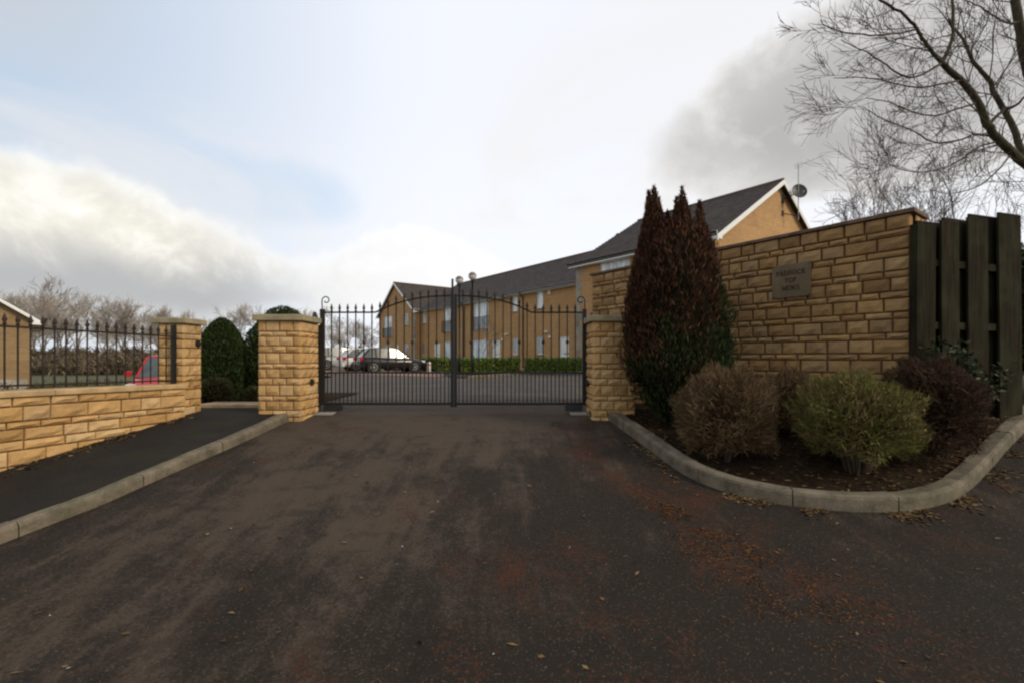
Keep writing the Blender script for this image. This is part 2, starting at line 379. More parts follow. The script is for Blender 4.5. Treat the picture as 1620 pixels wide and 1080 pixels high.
def soil_mat():
    m, nt, b = newmat('leafy_soil')
    v = worldpos(nt)
    n = nz(nt, v, 14, 6, 0.7); l = nz(nt, v, 45, 4, 0.7)
    cc = mixc(nt, n.ss(0.3, 0.7), (0.012, 0.008, 0.005), (0.045, 0.027, 0.015))
    cc = mixc(nt, l.ss(0.58, 0.72, 0, 0.6), cc, (0.10, 0.058, 0.028))
    cc = mixc(nt, nz(nt, v, 3, 4).ss(0.58, 0.7, 0, 0.4), cc, (0.03, 0.035, 0.012))
    setc(nt, b, cc); b.inputs['Roughness'].default_value = 1.0; b.inputs['Specular IOR Level'].default_value = 0.1
    bump(nt, b, n + l * 0.5, 0.8, 0.03)
    return m
M['soil'] = soil_mat()
def ground_mat():
    m, nt, b = newmat('rough_grass_ground')
    v = worldpos(nt)
    n = nz(nt, v, 0.35, 6, 0.6); f = nz(nt, v, 9, 5, 0.7)
    cc = mixc(nt, n.ss(0.35, 0.65), (0.075, 0.062, 0.032), (0.075, 0.09, 0.03))
    cc = mixc(nt, f.ss(0.45, 0.7, 0, 0.5), cc, (0.12, 0.10, 0.055))
    setc(nt, b, cc); b.inputs['Roughness'].default_value = 1.0
    bump(nt, b, f, 0.6, 0.05)
    return m
M['ground'] = ground_mat()
M['needle'] = leafmat('fallen_needles', [(0.045, 0.013, 0.006), (0.09, 0.03, 0.012), (0.15, 0.06, 0.02), (0.2, 0.11, 0.035)], 0.9)
M['dead_leaf'] = leafmat('fallen_leaves', [(0.035, 0.018, 0.008), (0.09, 0.05, 0.02), (0.16, 0.10, 0.04), (0.22, 0.15, 0.07)], 0.9)
M['pad'] = plain('concrete_pad', (0.30, 0.28, 0.25), 0.9)
M['pebble'] = plain('pale_chip', (0.6, 0.58, 0.55), 0.8)
M['plaque'] = plain('bronze_plaque', (0.175, 0.125, 0.068), 0.6, metal=0.0, var=0.18, scale=5, spec=0.4)
M['letter'] = plain('dark_lettering', (0.018, 0.013, 0.010), 0.6)
M['dish'] = plain('dark_mesh_dish', (0.03, 0.033, 0.036), 0.5)
M['alu'] = plain('aluminium_tube', (0.35, 0.33, 0.31), 0.4, metal=0.5)
def globe_mat():
    m, nt, b = newmat('smoked_globe')
    v = coords(nt); x, y, z = sep(nt, v)
    cc = mixc(nt, z.ss(-0.02, 0.03), (0.62, 0.62, 0.64), (0.16, 0.11, 0.08))
    setc(nt, b, cc); b.inputs['Roughness'].default_value = 0.15
    return m
M['globe'] = globe_mat()

# ------------------------------------------------------------------ object helpers
def link(o, parent=None):
    col.objects.link(o)
    if parent is not None: o.parent = parent
    return o
def tag(o, label=None, cat=None, group=None, kind=None):
    if label: o['label'] = label
    if cat: o['category'] = cat
    if group: o['group'] = group
    if kind: o['kind'] = kind
    return o
def thing(name, label, cat, loc=(0, 0, 0), rz=0.0, group=None):
    """Empty at the base of a thing; z is given relative to the lens"""
    o = bpy.data.objects.new(name, None); link(o)
    o.empty_display_size = 0.2
    o.location = (loc[0], loc[1], loc[2] + ZC); o.rotation_euler = (0, 0, rz)
    return tag(o, label, cat, group)
def obj(name, me, m=None, parent=None, loc=(0, 0, 0), rz=0.0):
    o = bpy.data.objects.new(name, me); link(o, parent)
    o.location = (loc[0], loc[1], loc[2] + (ZC if parent is None else 0)); o.rotation_euler = (0, 0, rz)
    if m is not None and len(me.materials) == 0: me.materials.append(M[m] if isinstance(m, str) else m)
    return o
class MB:
    def __init__(s): s.v, s.f = [], []
    def add(s, v, f):
        b = len(s.v); s.v += [tuple(p) for p in v]; s.f += [tuple(b + i for i in q) for q in f]; return s
    def box(s, x0, x1, y0, y1, z0, z1, T=None):
        v = [(x, y, z) for z in (z0, z1) for y in (y0, y1) for x in (x0, x1)]
        if T: v = [T @ Vector(p) for p in v]
        return s.add(v, [(0, 2, 3, 1), (4, 5, 7, 6), (0, 1, 5, 4), (2, 6, 7, 3), (0, 4, 6, 2), (1, 3, 7, 5)])
    def bbox(s, x0, x1, y0, y1, z0, z1, c=0.01):
        """box with chamfered upper and lower edges"""
        v = []
        for z, i in ((z0, c), (z0 + c, 0), (z1 - c, 0), (z1, c)):
            v += [(x0 + i, y0 + i, z), (x1 - i, y0 + i, z), (x1 - i, y1 - i, z), (x0 + i, y1 - i, z)]
        f = [(3, 2, 1, 0), (12, 13, 14, 15)]
        for k in range(3):
            for i in range(4): f.append((4 * k + i, 4 * k + (i + 1) % 4, 4 * k + 4 + (i + 1) % 4, 4 * k + 4 + i))
        return s.add(v, f)
    def quad(s, *p): return s.add(p, [tuple(range(len(p)))])
    def tube(s, path, rad, n=6, cap=True):
        path = [Vector(p) for p in path]
        if not hasattr(rad, '__len__'): rad = [rad] * len(path)
        v, f = [], []; up = None
        for i, p in enumerate(path):
            t = (path[min(i + 1, len(path) - 1)] - path[max(i - 1, 0)]).normalized()
            if up is None:
                up = t.orthogonal().normalized()
            else:
                up = (up - t * up.dot(t))
                up = up.normalized() if up.length > 1e-6 else t.orthogonal().normalized()
            b = t.cross(up)
            for k in range(n):
                a = 2 * math.pi * k / n
                v.append(p + (up * math.cos(a) + b * math.sin(a)) * rad[i])
        for i in range(len(path) - 1):
            for k in range(n): f.append((i * n + k, i * n + (k + 1) % n, (i + 1) * n + (k + 1) % n, (i + 1) * n + k))
        if cap: f += [tuple(range(n))[::-1], tuple((len(path) - 1) * n + k for k in range(n))]
        return s.add(v, f)
    def lathe(s, prof, n=10, c=(0, 0, 0)):
        v, f = [], []
        for r, z in prof:
            for k in range(n):
                a = 2 * math.pi * k / n
                v.append((c[0] + r * math.cos(a), c[1] + r * math.sin(a), c[2] + z))
        for i in range(len(prof) - 1):
            for k in range(n): f.append((i * n + k, i * n + (k + 1) % n, (i + 1) * n + (k + 1) % n, (i + 1) * n + k))
        f += [tuple(range(n))[::-1], tuple((len(prof) - 1) * n + k for k in range(n))]
        return s.add(v, f)
    def mesh(s, name, smooth=False):
        me = bpy.data.meshes.new(name); me.from_pydata([tuple(p) for p in s.v], [], s.f); me.update()
        if smooth:
            me.polygons.foreach_set('use_smooth', [True] * len(me.polygons))
        return me
    def build(s, name, m, parent=None, smooth=False, loc=(0, 0, 0), rz=0.0):
        return obj(name, s.mesh(name, smooth), m, parent, loc, rz)
def npmesh(name, V, Fq, smooth=False):
    """fast mesh of quads (or triangles) from arrays"""
    me = bpy.data.meshes.new(name); k = Fq.shape[1]
    me.vertices.add(len(V)); me.vertices.foreach_set('co', V.astype(np.float32).ravel())
    me.loops.add(Fq.size); me.loops.foreach_set('vertex_index', Fq.astype(np.int32).ravel())
    me.polygons.add(len(Fq)); me.polygons.foreach_set('loop_start', np.arange(0, Fq.size, k, dtype=np.int32))
    me.polygons.foreach_set('loop_total', np.full(len(Fq), k, dtype=np.int32))
    if smooth: me.polygons.foreach_set('use_smooth', np.ones(len(Fq), dtype=bool))
    me.update(calc_edges=True); me.validate()
    return me
def ss(x, a, b):
    t = min(1.0, max(0.0, (x - a) / (b - a))); return t * t * (3 - 2 * t)
def lerp(a, b, t): return a + (b - a) * t

# ------------------------------------------------------------------ the lie of the land (z relative to the lens)
PY = [(-60, -1.78), (0, -1.66), (1, -1.62), (2, -1.55), (3, -1.42), (4, -1.27), (5, -1.10), (6.4, -0.885), (7.1, -0.83), (8, -0.80), (900, -0.80)]
PYX = [a for a, _ in PY]; PYZ = [b for _, b in PY]
def g(x, y):
    z = float(np.interp(y, PYX, PYZ))
    if x > 2.5: z += 0.07 * min(x - 2.5, 6) * ss(y, 2.5, 5)
    xe = 5.3 + 0.2 * min(12.0, max(0.0, y - 8.0)) + 9.5 * ss(y, 20, 26)
    if x < -xe: z = lerp(z, -1.45 - 0.6 * ss(y, 40, 120), ss(-x, xe, xe + 2.2))
    elif y > 60: z -= 1.2 * ss(y, 60, 140)
    return z
def ray(px, py): return Vector(((px - 810) / F, 1.0, (HY - py) / F))
def P(px, py, Y): return ray(px, py) * Y
def G(px, py, dz=0.0):
    r = ray(px, py); a, b = 0.5, 200.0
    for _ in range(60):
        m = (a + b) / 2; p = r * m
        if p.z > g(p.x, p.y) + dz: a = m
        else: b = m
    return r * a
def sheet(name, m, ys, xl, xr, nx, off, label=None, kind='structure', hf=None):
    v, f = [], []
    for y in ys:
        a, b = xl(y), xr(y)
        for i in range(nx + 1):
            x = lerp(a, b, i / nx); v.append((x, y, (hf or g)(x, y) + off))
    for j in range(len(ys) - 1):
        for i in range(nx):
            k = j * (nx + 1) + i; f.append((k, k + 1, k + nx + 2, k + nx + 1))
    mb = MB(); mb.add(v, f)
    o = mb.build(name, m, smooth=True); tag(o, label, None, None, kind)
    return o
def frange(a, b, s):
    n = max(1, int(round((b - a) / s))); return [a + (b - a) * i / n for i in range(n + 1)]

# kerb lines read off the ground
KL = [G(*p) for p in ((0, 861), (77, 830), (154, 802), (231, 767), (308, 733), (370, 706), (432, 677))] + [G(466, 663)]
KL = [KL[0] + (KL[0] - KL[2]) * 5.0] + KL
KR = [Vector((1.20, 6.62, 0))] + [G(*p) for p in ((956, 660), (988, 683), (1024, 709), (1058, 735), (1093, 757), (1138, 775), (1188, 788), (1240, 798), (1287, 804), (1340, 809), (1395, 810), (1440, 808), (1482, 800), (1514, 789), (1538, 774), (1560, 752), (1585, 722))] + [G(1620, 684)]
KR = KR + [KR[-1] + (KR[-1] - KR[-2]).normalized() * 3.0]
def resample(pts, step):
    pts = [Vector((p.x, p.y, 0)) for p in pts]
    L = [0]
    for a, b in zip(pts, pts[1:]): L.append(L[-1] + (b - a).length)
    def at(s):
        s = min(max(s, 0), L[-1])
        for i in range(len(pts) - 1):
            if s <= L[i + 1] + 1e-9:
                t = (s - L[i]) / max(1e-9, L[i + 1] - L[i]); return pts[i].lerp(pts[i + 1], t)
        return pts[-1]
    return at, L[-1]
def smooth_line(pts, it=3):
    pts = [Vector((p.x, p.y, 0)) for p in pts]
    for _ in range(it):
        q = [pts[0]]
        for a, b in zip(pts, pts[1:]): q += [a.lerp(b, .25), a.lerp(b, .75)]
        q.append(pts[-1]); pts = q
    return pts
KLs, KRs = smooth_line(KL, 2), smooth_line(KR, 2)
def offset_line(pts, d):
    out_ = []
    for i, p in enumerate(pts):
        t = (pts[min(i + 1, len(pts) - 1)] - pts[max(i - 1, 0)]).normalized()
        out_.append(p + Vector((-t.y, t.x, 0)) * d)
    return out_
def kerb(name, label, pts, unit, h=0.115, wd=0.125, start=0.0):
    root = thing(name, label, None, (0, 0, 0)); root['kind'] = 'structure'; root.location.z = ZC
    at, L = resample(pts, .1); s = start
    prof = [(0, -0.12), (0, h - 0.035), (0.008, h - 0.012), (0.03, h), (wd, h - 0.004), (wd, -0.12)]
    while s < L - 0.1:
        e = min(s + unit, L); n = 8; v, f = [], []
        dz = random.uniform(-.006, .006); dn = random.uniform(-.006, .006)
        for i in range(n + 1):
            u = s + 0.005 + (e - s - 0.010) * i / n
            p = at(u); t = (at(u + .03) - at(u - .03)).normalized(); nn = Vector((-t.y, t.x, 0))
            zb = g(p.x, p.y)
            for a, b in prof:
                q = p + nn * (a + dn); v.append((q.x, q.y, zb + b + dz + (0.003 * noise.noise(q * 9) if b > 0 else 0)))
        k = len(prof)
        for i in range(n):
            for j in range(k - 1): f.append((i * k + j, (i + 1) * k + j, (i + 1) * k + j + 1, i * k + j + 1))
        f += [tuple(range(k)), tuple(n * k + j for j in range(k))[::-1]]
        mb = MB(); mb.add(v, f); mb.build('kerb_stone', 'kerb', root)
        s = e
    return root

# ------------------------------------------------------------------ setting: ground, road, pavement
ys = sorted(set(frange(-60, 0, 6) + frange(0, 9, 0.5) + frange(9, 30, 1.5) + frange(30, 150, 6) + frange(150, 900, 50)))
xs = sorted(set(frange(-700, -60, 40) + frange(-60, -20, 2.5) + frange(-20, 10, 0.75) + frange(10, 60, 5) + frange(60, 700, 40)))
v = [(x, y, g(x, y) - 0.05) for y in ys for x in xs]; nx = len(xs)
f = [(j * nx + i, j * nx + i + 1, (j + 1) * nx + i + 1, (j + 1) * nx + i) for j in range(len(ys) - 1) for i in range(nx - 1)]
mb = MB(); mb.add(v, f)
tag(mb.build('ground', 'ground', smooth=True), 'rough winter grass ground around the buildings', kind='structure')
def kl_x(y):
    for a, b in zip(KLs, KLs[1:]):
        if a.y <= y <= b.y: return lerp(a.x, b.x, (y - a.y) / max(1e-6, b.y - a.y))
    if y < KLs[0].y:
        t = KLs[0] - KLs[4]; return KLs[0].x + t.x * (KLs[0].y - y) / max(1e-6, -t.y)
    return KLs[-1].x
sheet('driveway', 'road', sorted(set(frange(-14, 0, 2) + frange(0, 7.1, 0.1) + [1, 2, 3, 4, 5, 6.4, 7.6, 8.0, 9.0])), lambda y: min(kl_x(min(y, 7.0)), -2.9) - 0.06 - 0.45 * max(0, y - 7.1), lambda y: 12.0, 44, 0.0, 'dark worn asphalt driveway rising to the gates')
sheet('car_park', 'park', frange(9.0, 30, 0.9), lambda y: max(-2.2 - 0.40 * y, -(5.3 + 0.2 * min(12.0, max(0.0, y - 8.0)) + 9.5 * ss(y, 20, 26))) + .05, lambda y: 12.0, 24, 0.002, 'grey asphalt yard behind the gates')
mb = MB(); mb.add([(-3.3, 20.1, -0.788), (-9.6, 24.0, -0.788), (-14.0, 26.8, -0.788), (-11.0, 31.5, -0.788), (-0.6, 24.6, -0.788), (-2.9, 21.6, -0.788)], [(5, 4, 3, 2, 1, 0)])
tag(mb.build('parking_bay', 'paving'), 'red block paved parking bays under the parked cars', kind='structure')

# pavement left of the drive, between kerb and low wall
WALL_DIR = Vector((0.24, 0.97, 0)).normalized()
WA = Vector((-4.45, 6.36, 0))                       # road-side face of the low wall where it meets its pillar
def wall_pt(y): return WA + WALL_DIR * ((y - WA.y) / WALL_DIR.y)
inner = offset_line(KLs, 0.118)
v, f = [], []; n = 10
for p in [inner[0] + (inner[0] - inner[4]) * 3] + inner:
    q = wall_pt(p.y); q = q + Vector((-0.08, 0, 0))
    for i in range(n + 1):
        a = p.lerp(q, i / n); v.append((a.x, a.y, g(a.x if a.x > -5.2 else -5.2, a.y) + 0.105))
m_ = len(v) // (n + 1)
last = v[-(n + 1):]
for y in (6.75, 7.05, 7.5):                          # the footpath carries on between pillar and pier
    for i in range(n + 1):
        x = lerp(-3.3, -4.75, i / n) if y > 6.5 else 0
        v.append((x, y, g(x, y) + 0.10))
m_ = len(v) // (n + 1)
for j in range(m_ - 1):
    for i in range(n):
        k = j * (n + 1) + i; f.append((k, k + n + 1, k + n + 2, k + 1))
mb = MB(); mb.add(v, f)
tag(mb.build('pavement', 'path', smooth=True), 'black asphalt footway between the kerb and the low wall', kind='structure')
kerb('kerb', 'straight weathered concrete kerb beside the footway', KLs, 0.915, start=0.42)
kerb('kerb', 'curved concrete kerb round the planting bed', KRs, 0.80, h=0.13, wd=0.14)
# threshold slabs of the footpath
root = thing('footpath', 'buff paved strip through the gap between pillar and pier', None, (0, 0, 0)); root['kind'] = 'structure'
for i in range(4):
    x0 = -4.72 + i * 0.36
    mb = MB(); mb.bbox(x0, x0 + 0.35, 6.98, 7.42, g(-4, 7.2) + 0.05, g(-4, 7.2) + 0.135, 0.006); mb.build('slab', 'slab', root)

# planting bed right of the drive
SW0, SW1 = Vector((1.53, 8.90, 0)), Vector((4.29, 5.03, 0))       # front face of the sign wall
SWD = (SW1 - SW0).normalized(); SWN = Vector((SWD.y, -SWD.x, 0))   # direction and face normal
if SWN.y > 0: SWN = -SWN
FE = Vector((5.98, 5.50, 0))
def bed_z(x, y, kz, t):
    return lerp(kz, max(kz, -0.72 + 0.02 * max(0, x - 4)), ss(t, 0, 1)) + 0.03 * noise.noise(Vector((x * 2, y * 2, 0))) + 0.018 * noise.noise(Vector((x * 7, y * 7, 3)))
kin = offset_line(KRs, 0.13); backat, BL = resample([Vector((1.74, 7.4, 0)), SW0.lerp(SW1, .35), SW1, FE, FE + Vector((3, 1.2, 0))], .1)
BED = []; v, f = [], []; n = 26
# arc-length parameter of the kerb, matched by share of length to the back line
acc = [0]
for a, b in zip(kin, kin[1:]): acc.append(acc[-1] + (b - a).length)
ns = 90; kat, KLn = resample(kin, .1)
for j in range(ns + 1):
    p = kat(KLn * j / ns); q = backat(BL * j / ns + 0.0) + Vector((0.06, 0.06, 0))
    kz = g(p.x, p.y) + 0.085
    for i in range(n + 1):
        t = i / n; a = p.lerp(q, t); z = bed_z(a.x, a.y, kz, t); v.append((a.x, a.y, z)); BED.append((a.x, a.y, z))
for j in range(ns):
    for i in range(n):
        k = j * (n + 1) + i; f.append((k, k + 1, k + n + 2, k + n + 1))
mb = MB(); mb.add(v, f)
tag(mb.build('planting_bed', 'soil', smooth=True), 'dark leafy soil of the planting bed inside the curved kerb', kind='structure')
BEDA = np.array(BED)
def bz(x, y):
    d = (BEDA[:, 0] - x) ** 2 + (BEDA[:, 1] - y) ** 2
    return float(BEDA[d.argmin(), 2])

# ------------------------------------------------------------------ coursed stonework
def rock(w, d, h, faces, seed):
    """a pitched-faced stone centred on the origin: the named faces bulge unevenly inside a straight margin"""
    rg = random.Random(seed); v, f = [], []
    def face(o, u, vv, nrm, du, dv, rough):
        nu, nv = (4, 3) if du > 0.13 else (3, 3)
        b = len(v); m = 0.012
        us = [0, m / du] + [lerp(m / du, 1 - m / du, (i + 1) / (nu - 1)) + rg.uniform(-.05, .05) for i in range(nu - 2)] + [1 - m / du, 1]
        vs = [0, m / dv] + [lerp(m / dv, 1 - m / dv, (i + 1) / (nv - 1)) + rg.uniform(-.05, .05) for i in range(nv - 2)] + [1 - m / dv, 1]
        for j, b_ in enumerate(vs):
            for i, a_ in enumerate(us):
                edge = i in (0, len(us) - 1) or j in (0, len(vs) - 1)
                e1 = i in (1, len(us) - 2) or j in (1, len(vs) - 2)
                k = 0 if edge or not rough else (rg.uniform(.007, .016) if e1 else rg.uniform(.012, .034))
                v.append(o + u * (du * a_) + vv * (dv * b_) + nrm * k)
        for j in range(len(vs) - 1):
            for i in range(len(us) - 1):
                k = b + j * len(us) + i; f.append((k, k + 1, k + len(us) + 1, k + len(us)))
    X, Y, Z = Vector((1, 0, 0)), Vector((0, 1, 0)), Vector((0, 0, 1)); o = Vector((-w / 2, -d / 2, -h / 2))
    def flat(o, u, vv, du, dv):
        b = len(v); v.extend([o, o + u * du, o + u * du + vv * dv, o + vv * dv]); f.append((b, b + 1, b + 2, b + 3))
    if 'f' in faces: face(o, X, Z, -Y, w, h, True)
    if 'r' in faces: face(o + X * w, Y, Z, X, d, h, True)
    else: flat(o + X * w, Y, Z, d, h)
    if 'k' in faces: face(o + X * w + Y * d, -X, Z, Y, w, h, True)
    if 'l' in faces: face(o + Y * d, -Y, Z, -X, d, h, True)
    else: flat(o + Y * d, -Y, Z, d, h)
    flat(o + Z * h, X, Y, w, d); flat(o + Y * d, X, -Y, w, d)
    mb = MB(); mb.add(v, f); return mb
POOL = {}
def stone_mesh(w, d, h, faces, m):
    w = round(w / 0.02) * 0.02 if faces == 'f' else w
    key = (round(w, 3), round(d, 3), round(h, 3), faces, m, random.randint(0, 2))
    if key not in POOL:
        me = rock(w, d, h, faces, hash(str(key)) % 9999 if False else len(POOL) * 17 + 3).mesh('stone'); me.materials.append(M[m]); POOL[key] = me
    return POOL[key]
def courses(parent, L, rows, m, depth=0.10, wr=(0.20, 0.42), x0=0.0, stuff_below=None, lefts=None, joint=0.010):
    """rows of stones on the plane y=0 of the parent (outer side -y); rows = [(z0, h)]"""
    heap = MB()
    for ri, (z, h) in enumerate(rows):
        x = x0; k = 0
        while x < L - 0.01:
            wmax = wr[1] * (1.0 if h > 0.1 else 1.05)
            wd = random.uniform(wr[0], wmax)
            if k == 0: wd *= (0.55 if ri % 2 else 1.0)
            if L - (x + wd) < 0.14: wd = L - x
            if wd > 0.52: wd = wd / 2
            wj = round((wd) / 0.02) * 0.02 if L - x - wd > 0.02 else wd
            wd = wj
            if stuff_below is not None and z < stuff_below:
                b = rock(wd - joint, depth, h - joint, 'f', ri * 100 + k)
                heap.add([Vector(p) + Vector((x + wd / 2, depth / 2 - 0.012, z + h / 2)) for p in b.v], b.f)
            else:
                me = stone_mesh(wd - joint, depth, h - joint, 'f', m)
                o = bpy.data.objects.new('stone', me); link(o, parent)
                o.location = (x + wd / 2, depth / 2 - 0.012 + random.uniform(-.003, .003), z + h / 2)
            x += wd; k += 1
    if heap.v:
        tag(heap.build('stone_course', m, parent), kind='stuff')
def rows_down(z1, z0, pat):
    out_ = []; z = z1; i = 0
    while z - pat[i % len(pat)] > z0 - 0.06:
        h = pat[i % len(pat)]; out_.append((z - h, h)); z -= h; i += 1
    return out_

# ---- gate piers
def pier(label, cx, cy, s, zb, zt, m, sensor, rz=0.0):
    """square stone pier; z relative to the lens"""
    root = thing('gate_pier', label, 'pier', (cx, cy, zb), rz)
    H = zt - zb; ch = 0.085
    mb = MB(); r = s / 2 - 0.012; mb.box(-r, r, -r, r, 0, H - ch); mb.build('mortar_core', 'mortar', root)
    mb = MB(); r = s / 2 + 0.055; mb.bbox(-r, r, -r, r, H - ch, H, 0.008)
    mb.build('capstone', 'cap', root)
    pat = [0.150, 0.072, 0.128, 0.096]; d = 0.1
    for i, (z, h) in enumerate(rows_down(H - ch, 0, pat)):
        A = i % 2 == 0; r = s / 2
        cw, cd = (0.105, 0.20) if A else (0.20, 0.105)
        zc = z + h / 2
        def put(w_, d_, fc, x, y):
            me = stone_mesh(w_ - 0.01, d_ - 0.01, h - 0.01, fc, m)
            o = bpy.data.objects.new('stone', me); link(o, root); o.location = (x + random.uniform(-.003, .003), y + random.uniform(-.003, .003), zc)
        for sx in (-1, 1):
            for sy in (-1, 1):
                fc = ('f' if sy < 0 else 'k') + ('l' if sx < 0 else 'r')
                put(cw, cd, fc, sx * (r - cw / 2), sy * (r - cd / 2))
        rem = s - 2 * cw; nfill = 2 if A else 1
        for j in range(nfill):
            w_ = rem / nfill; x = -rem / 2 + w_ * (j + .5)
            put(w_, d, 'f', x, -r + d / 2); put(w_, d, 'k', x, r - d / 2)
        rem = s - 2 * cd; nfill = 1 if A else 2
        for j in range(nfill):
            w_ = rem / nfill; y = -rem / 2 + w_ * (j + .5)
            put(d, w_, 'l', -r + d / 2, y); put(d, w_, 'r', r - d / 2, y)
    if sensor:
        sx, sy, sz = sensor
        mb = MB(); T = Matrix.Translation((sx, sy, sz)) @ Matrix.Rotation(R(45), 4, 'X')
        mb.box(-0.03, 0.03, -0.034, 0.034, -0.034, 0.034, T); mb.build('sensor', 'black', root)
    return root
PZ = 0.60
pier('left gate pier of buff rock-faced stone with kerb butting against it', -3.235, 6.80, 0.59, -1.12, PZ, 'stone', (0.31, 0.02, 0.77))
pier('right gate pier of buff stone half hidden by the tall browning conifer', 1.435, 6.86, 0.59, -1.12, 0.595, 'stone', (-0.31, 0.05, 0.75))

# ---- low wall with railings, and its pillar
def pillar():
    s = 0.36; zb, zt = -1.0, 0.545; cx, cy = -4.67, 6.58
    root = thing('fence_pillar', 'slim stone pillar at the end of the railed low wall', 'pillar', (cx, cy, zb), 0.0)
    H = zt - zb; ch = 0.075; r = s / 2 - 0.012
    mb = MB(); mb.box(-r, r, -r, r, 0, H - ch); mb.build('mortar_core', 'mortar', root)
    mb = MB(); r = s / 2 + 0.05; mb.bbox(-r, r, -r, r, H - ch, H, 0.008); mb.build('capstone', 'cap', root)
    pat = [0.143, 0.076, 0.118, 0.135, 0.101]
    for i, (z, h) in enumerate(rows_down(H - ch, 0, pat)):
        A = i % 2 == 0; r = s / 2
        cw, cd = (0.12, 0.24) if A else (0.24, 0.12)
        for sx, sy, w_, d_ in ((-1, -1, cw, s - cd), (1, -1, s - cw, cd), (1, 1, cw, s - cd), (-1, 1, s - cw, cd)):
            fc = ('f' if sy < 0 else 'k') + ('l' if sx < 0 else 'r')
            me = stone_mesh(w_ - .01, d_ - .01, h - .01, fc, 'stone'); o = bpy.data.objects.new('stone', me); link(o, root)
            o.location = (sx * (r - w_ / 2), sy * (r - d_ / 2), z + h / 2)
    mb = MB(); T = Matrix.Translation((0.18, 0.09, 1.20)) @ Matrix.Rotation(R(45), 4, 'X')
    mb.box(-0.03, 0.03, -0.04, 0.04, -0.04, 0.04, T); mb.build('tie_plate', 'iron', root)
pillar()
LW0 = wall_pt(3.0)                                    # near end, outside the frame
LWL = (WA - LW0).length; LWA = math.atan2(WALL_DIR.y, WALL_DIR.x)
ZW0, ZW1 = -0.300, -0.352                              # top of coping, near and far (it follows a slight fall)
def low_wall():
    root = thing('low_wall', 'low wall of buff rock-faced stone with a smooth coping', 'wall', (LW0.x, LW0.y, 0), LWA)
    root.location.z = ZC
    zc0 = lambda x: lerp(ZW0 - 0.018, ZW1, x / LWL)
    th = 0.30; Lx = LWL
    # mortar body: local x along the wall, +y away from the road
    v = [(0, .012, -1.75), (Lx, .012, -1.2), (Lx, .012, ZW1 - .05), (0, .012, ZW0 - .07)]
    v += [(a, th, c) for a, b, c in v]
    mb = MB(); mb.add(v, [(0, 1, 2, 3), (5, 4, 7, 6), (3, 2, 6, 7), (0, 3, 7, 4), (1, 5, 6, 2)]); mb.build('mortar_core', 'mortar', root)
    # stones, set to the same slight fall
    pat = [0.094, 0.150, 0.070, 0.118, 0.094, 0.150, 0.09, 0.12, 0.094, 0.150]
    z = -0.058; slope = (ZW1 - ZW0) / LWL; ang = math.atan(slope)
    for ri, h in enumerate(pat):
        z -= h; x = 0.0; k = 0
        while x < Lx - 0.01:
            wd = random.uniform(0.22, 0.36) if h > 0.1 else random.uniform(0.24, 0.4)
            if k == 0: wd *= random.uniform(.5, 1)
            if Lx - x - wd < 0.16: wd = Lx - x
            wd = min(wd, Lx - x)
            xm = x + wd / 2; zz = ZW0 + slope * xm + z + h / 2
            y = LW0.y + WALL_DIR.y * xm; gz = g(-4.6, y)
            if zz + h / 2 > gz + 0.02:
                me = stone_mesh(wd - 0.011, 0.1, h - 0.011, 'f', 'stone'); o = bpy.data.objects.new('stone', me); link(o, root)
                o.location = (xm, 0.05 - 0.012 + random.uniform(-.003, .003), zz); o.rotation_euler = (0, -ang, 0)
            x += wd; k += 1
    x = 0.15; seg = 0.9
    while x < Lx - 0.01:
        e = min(x + seg, Lx)
        if Lx - e < 0.2: e = Lx
        za, zb = ZW0 + slope * x, ZW0 + slope * e
        c = .008; prof = [(-.045, -.058), (-.05, -.05), (-.05, -c), (-.05 + c, 0), (th + .04, 0), (th + .05, -c), (th + .05, -.05), (th + .04, -.058)]
        v = [(x + .003, a, za + b) for a, b in prof] + [(e - .003, a, zb + b) for a, b in prof]; k = len(prof)
        f = [(j, (j + 1) % k, k + (j + 1) % k, k + j)[::-1] for j in range(k)] + [tuple(range(k)), tuple(range(k, 2 * k))[::-1]]
        mb = MB(); mb.add(v, f); mb.build('coping_stone', 'coping', root); x = e
    return root
low_wall()
def spear(s, zz=0.0):
    """spear-headed finial standing on zz"""
    return [(0.009 * s, zz), (0.017 * s, zz + .008 * s), (0.017 * s, zz + .018 * s), (0.010 * s, zz + .026 * s), (0.022 * s, zz + .052 * s), (0.015 * s, zz + .075 * s), (0.003 * s, zz + .118 * s)]
